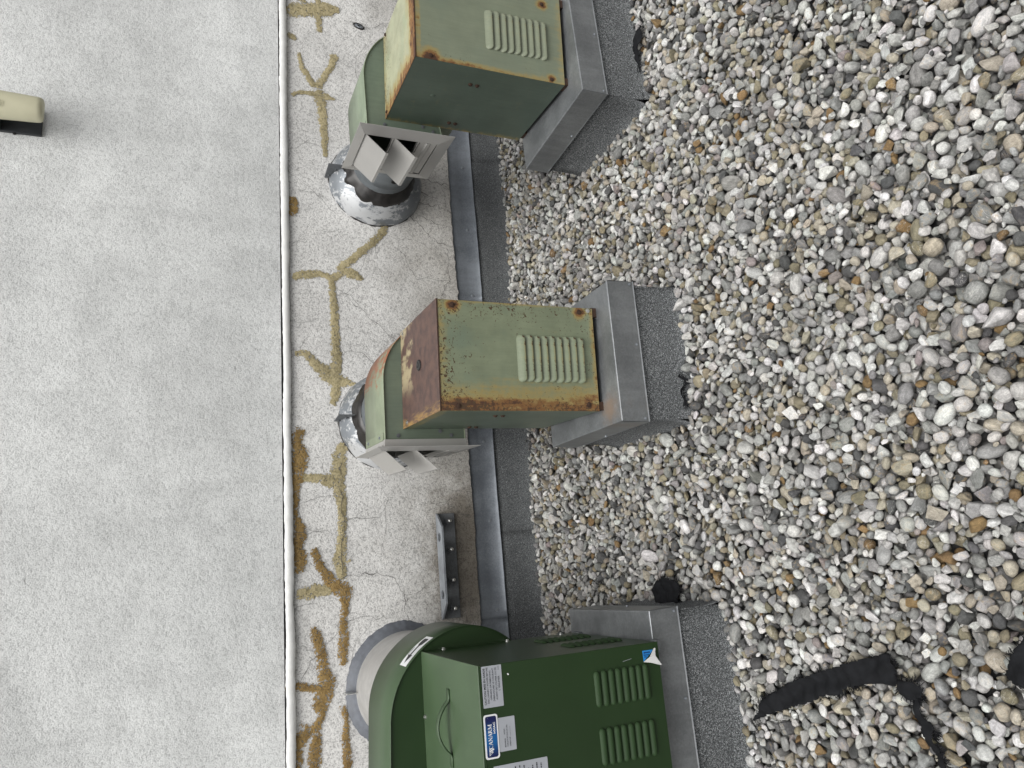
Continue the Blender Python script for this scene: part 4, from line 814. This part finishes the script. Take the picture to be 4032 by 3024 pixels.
PAL = [((.47, .465, .445), 29), ((.28, .279, .270), 29), ((.64, .635, .615), 12), ((.39, .355, .285), 11), ((.10, .10, .10), 8), ((.22, .145, .07), 2.5), ((.25, .222, .155), 7), ((.28, .245, .235), 1.5)]
pw = np.array([p[1] for p in PAL], float); pw /= pw.sum()
def pebble_mat():
    g = G('river_pebble'); c = g.n('ShaderNodeAttribute', {'attribute_name': 'col', 'attribute_type': 'INSTANCER'}).outputs['Color']
    rnd = g.n('ShaderNodeObjectInfo').outputs['Random']; off = g.n('ShaderNodeCombineXYZ', None, {0: g.m('MULTIPLY', rnd, 37.0), 1: g.m('MULTIPLY', rnd, 91.0), 2: g.m('MULTIPLY', rnd, 13.0)}).outputs[0]
    vec = g.n('ShaderNodeVectorMath', {'operation': 'ADD'}, {0: g.co(), 1: off}).outputs[0]
    n1 = g.noise(1.6, 5, 0.65, vec); n2 = g.noise(9, 4, 0.7, vec); band = g.noise(1.0, 3, 0.5, g.map((.8, 5, .8), (0, 0, 0), vec), .8)
    k = g.m('MULTIPLY', g.m('MULTIPLY', g.ss(n1, 0.25, 0.75, 0.66, 1.30), g.ss(n2, 0.3, 0.7, 0.78, 1.16)), g.ss(band, 0.35, 0.65, 0.92, 1.07))
    col = g.mul(c, k)
    warm = g.m('MULTIPLY', g.ss(n1, 0.50, 0.66), g.ss(g.m('FRACT', g.m('MULTIPLY', rnd, 7.31)), 0.58, 0.92, 0, .62)); col = g.mix(warm, col, (0.33, 0.235, 0.12))
    sp = g.m('MULTIPLY', g.ss(g.noise(22, 2, 0.5, vec), 0.66, 0.72), g.ss(g.m('FRACT', g.m('MULTIPLY', rnd, 17.7)), 0.6, 0.8, 0, .6)); col = g.mix(sp, col, (0.07, 0.07, 0.07))
    vn = g.m('ABSOLUTE', g.m('SUBTRACT', g.noise(.7, 2, .5, g.map((1, 2.4, 1), (5, 0, 0), vec)), 0.5))
    ve = g.m('MULTIPLY', g.ss(vn, 0.014, 0.0), g.ss(g.m('FRACT', g.m('MULTIPLY', rnd, 29.3)), 0.75, 0.85, 0, .6)); col = g.mix(ve, col, (0.62, 0.60, 0.56))
    g.bump(g.m('ADD', n1, g.m('MULTIPLY', n2, .5)), 0.35, 0.25)
    return g.fin(col, 0.78, 0, 0.35)
M_PEB = pebble_mat()
def pebble_protos():
    out = []; R = np.random.default_rng(5)
    from mathutils import noise as mn
    for i in range(48):
        bm = B(); k = (0, 2, 1, 0, 2, 0, 1)[i % 7]
        if k == 0:
            bmesh.ops.create_icosphere(bm, subdivisions=2, radius=1.0); o_ = Vector(R.uniform(-50, 50, 3)); e = R.uniform(.75, 1.0)
            for v in bm.verts:
                q = v.co.copy(); s = 1 + .20 * mn.noise(q * 1.1 + o_) + .06 * mn.noise(q * 2.6 + o_); q = Vector([math.copysign(abs(c) ** e, c) for c in q]); v.co = q.normalized() * (q.length ** .5) * s * .98
        else:
            n = int(R.integers(11, 20)); P = R.normal(0, 1, (n, 3)); P /= np.linalg.norm(P, axis=1)[:, None]; P *= R.uniform(.82, 1.16, (n, 1))
            vs = [bm.verts.new(p) for p in P]; r = bmesh.ops.convex_hull(bm, input=vs); bmesh.ops.delete(bm, geom=[v for v in bm.verts if not v.link_faces], context='VERTS')
            bmesh.ops.dissolve_limit(bm, angle_limit=math.radians(14), verts=bm.verts[:], edges=bm.edges[:])
            bmesh.ops.bevel(bm, geom=bm.edges[:], offset=.10 if k == 1 else .20, segments=1 if k == 1 else 2, affect='EDGES', profile=.55, clamp_overlap=True)
            if k == 2: bmesh.ops.smooth_vert(bm, verts=bm.verts[:], factor=.5, use_axis_x=True, use_axis_y=True, use_axis_z=True)
            bmesh.ops.triangulate(bm, faces=bm.faces[:])
            C_ = np.array([v.co for v in bm.verts]); c0 = (C_.max(0) + C_.min(0)) / 2; hs_ = (C_.max(0) - C_.min(0)) / 2
            for v in bm.verts: v.co = Vector([(v.co[q] - c0[q]) / hs_[q] * 1.02 for q in range(3)])
        bm.normal_update()
        for f in bm.faces: f.smooth = True
        if k == 1:
            for e_ in bm.edges:
                if len(e_.link_faces) == 2 and e_.calc_face_angle(0) > math.radians(28): e_.smooth = False
        me = bpy.data.meshes.new('pebble'); bm.to_mesh(me); bm.free(); me.materials.append(M_PEB); out.append(me)
    return out
PROTO = pebble_protos()
CELL = .005; GX0, GX1, GY0, GY1 = -1.30, 4.00, .22, 3.60
NX, NY = int((GX1 - GX0) / CELL), int((GY1 - GY0) / CELL)
gx = GX0 + (np.arange(NX) + .5) * CELL; gy = GY0 + (np.arange(NY) + .5) * CELL; XX, YY = np.meshgrid(gx, gy)
Hm = np.full((NY, NX), -.050)
edge_w = .010 * np.sin(gx * 5.3) + .008 * np.sin(gx * 17 + 1) + np.convolve(_rough.normal(0, .02, NX + 20), np.ones(9) / 9, 'same')[10:-10]
blocked = (XX < -1.22 + .0 * YY) | (XX > 1.65 + .66 * YY) | (YY < .27) | (YY > 3.557 + edge_w[None, :])
for xc, yf, yaw, wd, dp in CURBS:
    c, s = math.cos(yaw), math.sin(yaw); lx = (XX - xc) * c + (YY - yf) * s; ly = -(XX - xc) * s + (YY - yf) * c
    blocked |= (np.abs(lx) < wd / 2 + .002) & (ly > -.002) & (ly < dp + .002)
Hm[blocked] = 5.0
def templates(n):
    R = np.random.default_rng(21); T = []
    while len(T) < n:
        s = float(np.clip(R.lognormal(math.log(.0285), .27), .013, .054)) if R.random() > .14 else float(R.uniform(.009, .016)); kind = int(R.integers(0, len(PROTO)))
        a = .5 * s * R.uniform(1.0, 1.42); b = .5 * s * R.uniform(.82, 1.04); c = .5 * s * R.uniform(.55, .92)
        eu = Euler((R.normal(0, .5), R.normal(0, .5), R.uniform(0, 2 * PI)))
        if R.random() < .12: eu = Euler((R.uniform(0, 6), R.uniform(0, 6), R.uniform(0, 6)))
        Rm = np.array(eu.to_matrix()); A = np.linalg.inv(Rm @ np.diag([a * a, b * b, c * c]) @ Rm.T)
        m_ = int(math.ceil(a / CELL)); q = np.arange(-m_, m_ + 1) * CELL; X_, Y_ = np.meshgrid(q, q)
        Bq = A[0, 2] * X_ + A[1, 2] * Y_; disc = Bq ** 2 - A[2, 2] * (A[0, 0] * X_ ** 2 + 2 * A[0, 1] * X_ * Y_ + A[1, 1] * Y_ ** 2 - 1)
        ok = disc > 0; sq = np.sqrt(np.where(ok, disc, 0)); bot = np.where(ok, (-Bq - sq) / A[2, 2], 9.0); top = np.where(ok, (-Bq + sq) / A[2, 2], -9.0)
        T.append((m_, bot, top, kind, (a, b, c), tuple(eu)))
    return T
TPL = templates(900)
free = np.argwhere(~blocked); REC = []; NDROP = 72000
pick = RNG.integers(0, len(free), (NDROP, 9)); tp_ = RNG.integers(0, len(TPL), NDROP); jx = RNG.integers(-4, 5, (NDROP, 7, 2)); jx[:, 0] = 0
own = np.full((NY, NX), -1, np.int32); zlim = RNG.normal(-.006, .003, NDROP); swell = .006 * np.sin(XX * 5.1 + 1.3 * np.sin(YY * 3.7)) + .005 * np.sin(YY * 6.3 + XX * 2.2)
for i in range(NDROP):
    m_, bot, top, kind, abc, eu = TPL[tp_[i]]
    c = free[pick[i]]; c = c[np.argmin(Hm[c[:, 0], c[:, 1]])]; best = None
    for dy, dx in jx[i]:
        y, x = c[0] + dy, c[1] + dx
        if y - m_ < 0 or x - m_ < 0 or y + m_ >= NY or x + m_ >= NX: continue
        z = float((Hm[y - m_:y + m_ + 1, x - m_:x + m_ + 1] - bot).max())
        if best is None or z < best[0]: best = (z, y, x)
    if best is None or best[0] > zlim[i] + swell[best[1], best[2]]: continue
    z, y, x = best; z -= abc[2] * .08
    sl2 = np.s_[y - m_:y + m_ + 1, x - m_:x + m_ + 1]; tt = z + top; up = tt > Hm[sl2]
    Hm[sl2] = np.maximum(Hm[sl2], tt); own[sl2][up] = len(REC)
    REC.append((gx[x] + RNG.uniform(-.002, .002), gy[y] + RNG.uniform(-.002, .002), z, kind, abc, eu))
NP = len(REC)
colr = np.array([PAL[k][0] for k in RNG.choice(len(PAL), NP, p=pw)]) * RNG.uniform(.78, 1.20, (NP, 1)) * RNG.normal(1, .014, (NP, 3))
# the 300 stones that show largest: seen from above, in frame, near
cnt = np.bincount(own[own >= 0].ravel(), minlength=NP).astype(float); pos = np.array([r[:3] for r in REC])
q = pos - np.array([0, 0, 1.6]); R3 = np.array([list(ax), list(ay), list(-az)]); pc = q @ R3.T; u = pc[:, 0] / pc[:, 2] * .7242; v = pc[:, 1] / pc[:, 2] * .7242
area = cnt / (pc[:, 2] ** 2) * np.abs(q[:, 2]) / np.linalg.norm(q, axis=1); area[(np.abs(u) > .497) | (np.abs(v) > .372)] = 0
big = set(np.argsort(-area)[:300].tolist())
for i in sorted(big):
    x, y, z, kind, abc, eu = REC[i]; o = bpy.data.objects.new('pebble', PROTO[kind]); link(o, gb); o.location = (x, y, z); o.rotation_euler = eu; o.scale = abc; o['col'] = [float(t) for t in colr[i]]
rest = [i for i in range(NP) if i not in big]
pm = bpy.data.meshes.new('pebbles'); pm.from_pydata([REC[i][:3] for i in rest], [], [])
def attr(name, ty, data, key):
    a = pm.attributes.new(name, ty, 'POINT'); a.data.foreach_set(key, np.ascontiguousarray(data).ravel())
attr('rot', 'FLOAT_VECTOR', np.array([REC[i][5] for i in rest], np.float32), 'vector'); attr('scl', 'FLOAT_VECTOR', np.array([REC[i][4] for i in rest], np.float32), 'vector')
attr('pid', 'INT', np.array([REC[i][3] for i in rest], np.int32), 'value'); attr('col', 'FLOAT_COLOR', np.concatenate([colr[rest], np.ones((len(rest), 1))], 1).astype(np.float32), 'color')
po = link(bpy.data.objects.new('pebbles', pm), gb); po['kind'] = 'stuff'
pcoll = bpy.data.collections.new('pebble_shapes')
for i, me in enumerate(PROTO): pcoll.objects.link(bpy.data.objects.new('pebble_shape_%02d' % i, me))
ng = bpy.data.node_groups.new('scatter_pebbles', 'GeometryNodeTree'); ng.interface.new_socket('Geometry', in_out='INPUT', socket_type='NodeSocketGeometry'); ng.interface.new_socket('Geometry', in_out='OUTPUT', socket_type='NodeSocketGeometry')
gi = ng.nodes.new('NodeGroupInput'); go = ng.nodes.new('NodeGroupOutput'); ip = ng.nodes.new('GeometryNodeInstanceOnPoints'); ci = ng.nodes.new('GeometryNodeCollectionInfo')
ci.inputs['Collection'].default_value = pcoll; ci.inputs['Separate Children'].default_value = True; ci.inputs['Reset Children'].default_value = True
def na(name, ty):
    n = ng.nodes.new('GeometryNodeInputNamedAttribute'); n.data_type = ty; n.inputs['Name'].default_value = name; return n.outputs[0]
L = ng.links.new; L(gi.outputs[0], ip.inputs['Points']); L(ci.outputs[0], ip.inputs['Instance']); ip.inputs['Pick Instance'].default_value = True
L(na('pid', 'INT'), ip.inputs['Instance Index']); L(na('rot', 'FLOAT_VECTOR'), ip.inputs['Rotation']); L(na('scl', 'FLOAT_VECTOR'), ip.inputs['Scale']); L(ip.outputs[0], go.inputs[0])
md = po.modifiers.new('scatter', 'NODES'); md.node_group = ng
print('pebbles', NP, 'mean top', float(Hm[~blocked].mean()))

# ------------------------------------------------------------------ torn black fabric scraps lying on the stones
def inside(P, x, y):
    r = False; n = len(P)
    for i in range(n):
        (x1, y1), (x2, y2) = P[i], P[(i + 1) % n]
        if (y1 > y) != (y2 > y) and x < (x2 - x1) * (y - y1) / (y2 - y1) + x1: r = not r
    return r
Hf = np.where(Hm > 1, -.02, Hm)
def hgt(x, y, w=4):
    j = int(np.clip((x - GX0) / CELL, w, NX - w - 1)); i = int(np.clip((y - GY0) / CELL, w, NY - w - 1)); a = Hf[i - w:i + w + 1, j - w:j + w + 1]; return float(np.percentile(a, 99.5))
def scrap(P, label, fringe=60, lift=.006, step=.007, ymax=None):
    if ymax: P = [(x, min(y, ymax)) for x, y in P]
    xs, ys = [p[0] for p in P], [p[1] for p in P]; t = thing('torn_fabric', label, 'fabric scrap', (sum(xs) / len(xs), sum(ys) / len(ys), 0), 0, 'torn black fabric scraps on the gravel'); O_ = Vector(t.location)
    bm = B(); V = {}
    def snap(x, y):
        if inside(P, x, y): return x, y
        best = None
        for i in range(len(P)):
            a = np.array(P[i]); b = np.array(P[(i + 1) % len(P)]); d = b - a; f = np.clip(((x - a[0]) * d[0] + (y - a[1]) * d[1]) / (d @ d + 1e-12), 0, 1); p = a + d * f; dd = (p[0] - x) ** 2 + (p[1] - y) ** 2
            if best is None or dd < best[0]: best = (dd, p)
        return float(best[1][0]), float(best[1][1])
    def vt(i, j):
        if (i, j) not in V:
            x, y = snap(min(xs) - step + i * step, min(ys) - step + j * step); w_ = .005 + .006 * math.sin(x * 95 + y * 38 + 1.5 * math.sin(y * 17)) + .003 * math.sin(x * 31 - y * 120)
            V[(i, j)] = bm.verts.new((x, y, hgt(x, y) + lift + w_))
        return V[(i, j)]
    for i in range(int((max(xs) - min(xs)) / step) + 3):
        for j in range(int((max(ys) - min(ys)) / step) + 3):
            cx_, cy_ = min(xs) - step + (i + .5) * step, min(ys) - step + (j + .5) * step
            if inside(P, cx_, cy_):
                try: bm.faces.new((vt(i, j), vt(i + 1, j), vt(i + 1, j + 1), vt(i, j + 1)))
                except ValueError: pass
    bmesh.ops.smooth_vert(bm, verts=bm.verts[:], factor=.4, use_axis_z=True); bmesh.ops.translate(bm, verts=bm.verts[:], vec=-O_); bmesh.ops.recalc_face_normals(bm, faces=bm.faces[:])
    o = obj('cloth', bm, M_FABRIC, t, True); md = o.modifiers.new('thickness', 'SOLIDIFY'); md.thickness = .0012; md.offset = 1
    bm = B(); n = len(P); per = [math.dist(P[i], P[(i + 1) % n]) for i in range(n)]; tot = sum(per)
    cl_ = [random.uniform(0, tot) for _ in range(7)]
    for k in range(int(fringe * 1.3)):
        s = (random.choice(cl_) + random.gauss(0, .012)) % tot if random.random() < .75 else random.uniform(0, tot); i = 0
        while s > per[i] and i < n - 1: s -= per[i]; i += 1
        f = s / max(per[i], 1e-6); x = P[i][0] + (P[(i + 1) % n][0] - P[i][0]) * f; y = P[i][1] + (P[(i + 1) % n][1] - P[i][1]) * f
        dx, dy = P[(i + 1) % n][0] - P[i][0], P[(i + 1) % n][1] - P[i][1]; l = math.hypot(dx, dy) + 1e-9; nxn, nyn = dy / l, -dx / l
        if inside(P, x + nxn * .004, y + nyn * .004): nxn, nyn = -nxn, -nyn
        ln = random.uniform(.006, .020); a = random.gauss(0, .6); ca, sa = math.cos(a), math.sin(a); vx, vy = nxn * ca - nyn * sa, nxn * sa + nyn * ca; pts = []
        for q_ in range(5):
            g_ = q_ / 4; xx, yy_ = x - nxn * .004 + vx * ln * g_ + random.gauss(0, .0012), y - nyn * .004 + vy * ln * g_ + random.gauss(0, .0012); pts.append(Vector((xx, yy_, hgt(xx, yy_, 3) + lift + .001 + .004 * math.sin(g_ * 3) * random.random())) - O_)
        tube(bm, pts, .0009, 3)
    obj('frayed_threads', bm, M_FABRIC, t, kind='stuff')
    return t
scrap(FABRIC['large'], 'long strip of torn black fabric, the largest scrap on the gravel', 150)
scrap(FABRIC['patch'], 'small torn black fabric patch touching the end of the longest strip', 60)
scrap(FABRIC['strand'], 'thin frayed tail of black fabric beyond the small patch', 110, .002, .005)
scrap(FABRIC['edge'], 'torn black fabric piece closest to the camera, at the photo edge', 50)
scrap(FABRIC['corner'], 'frayed black fabric tuft beside the curb of the dark green fan', 80)
scrap(FABRIC['farlong'], 'narrow black fabric strip along the front of the far curb', 80, .004, .006, 2.118)
scrap(FABRIC['farsmall'], 'short black fabric scrap at the corner of the far curb', 40, .004, .006, 2.118)
scrap(FABRIC['mid'], 'thin black fabric shred at the front of the middle curb', 40, .003, .005, 2.122)
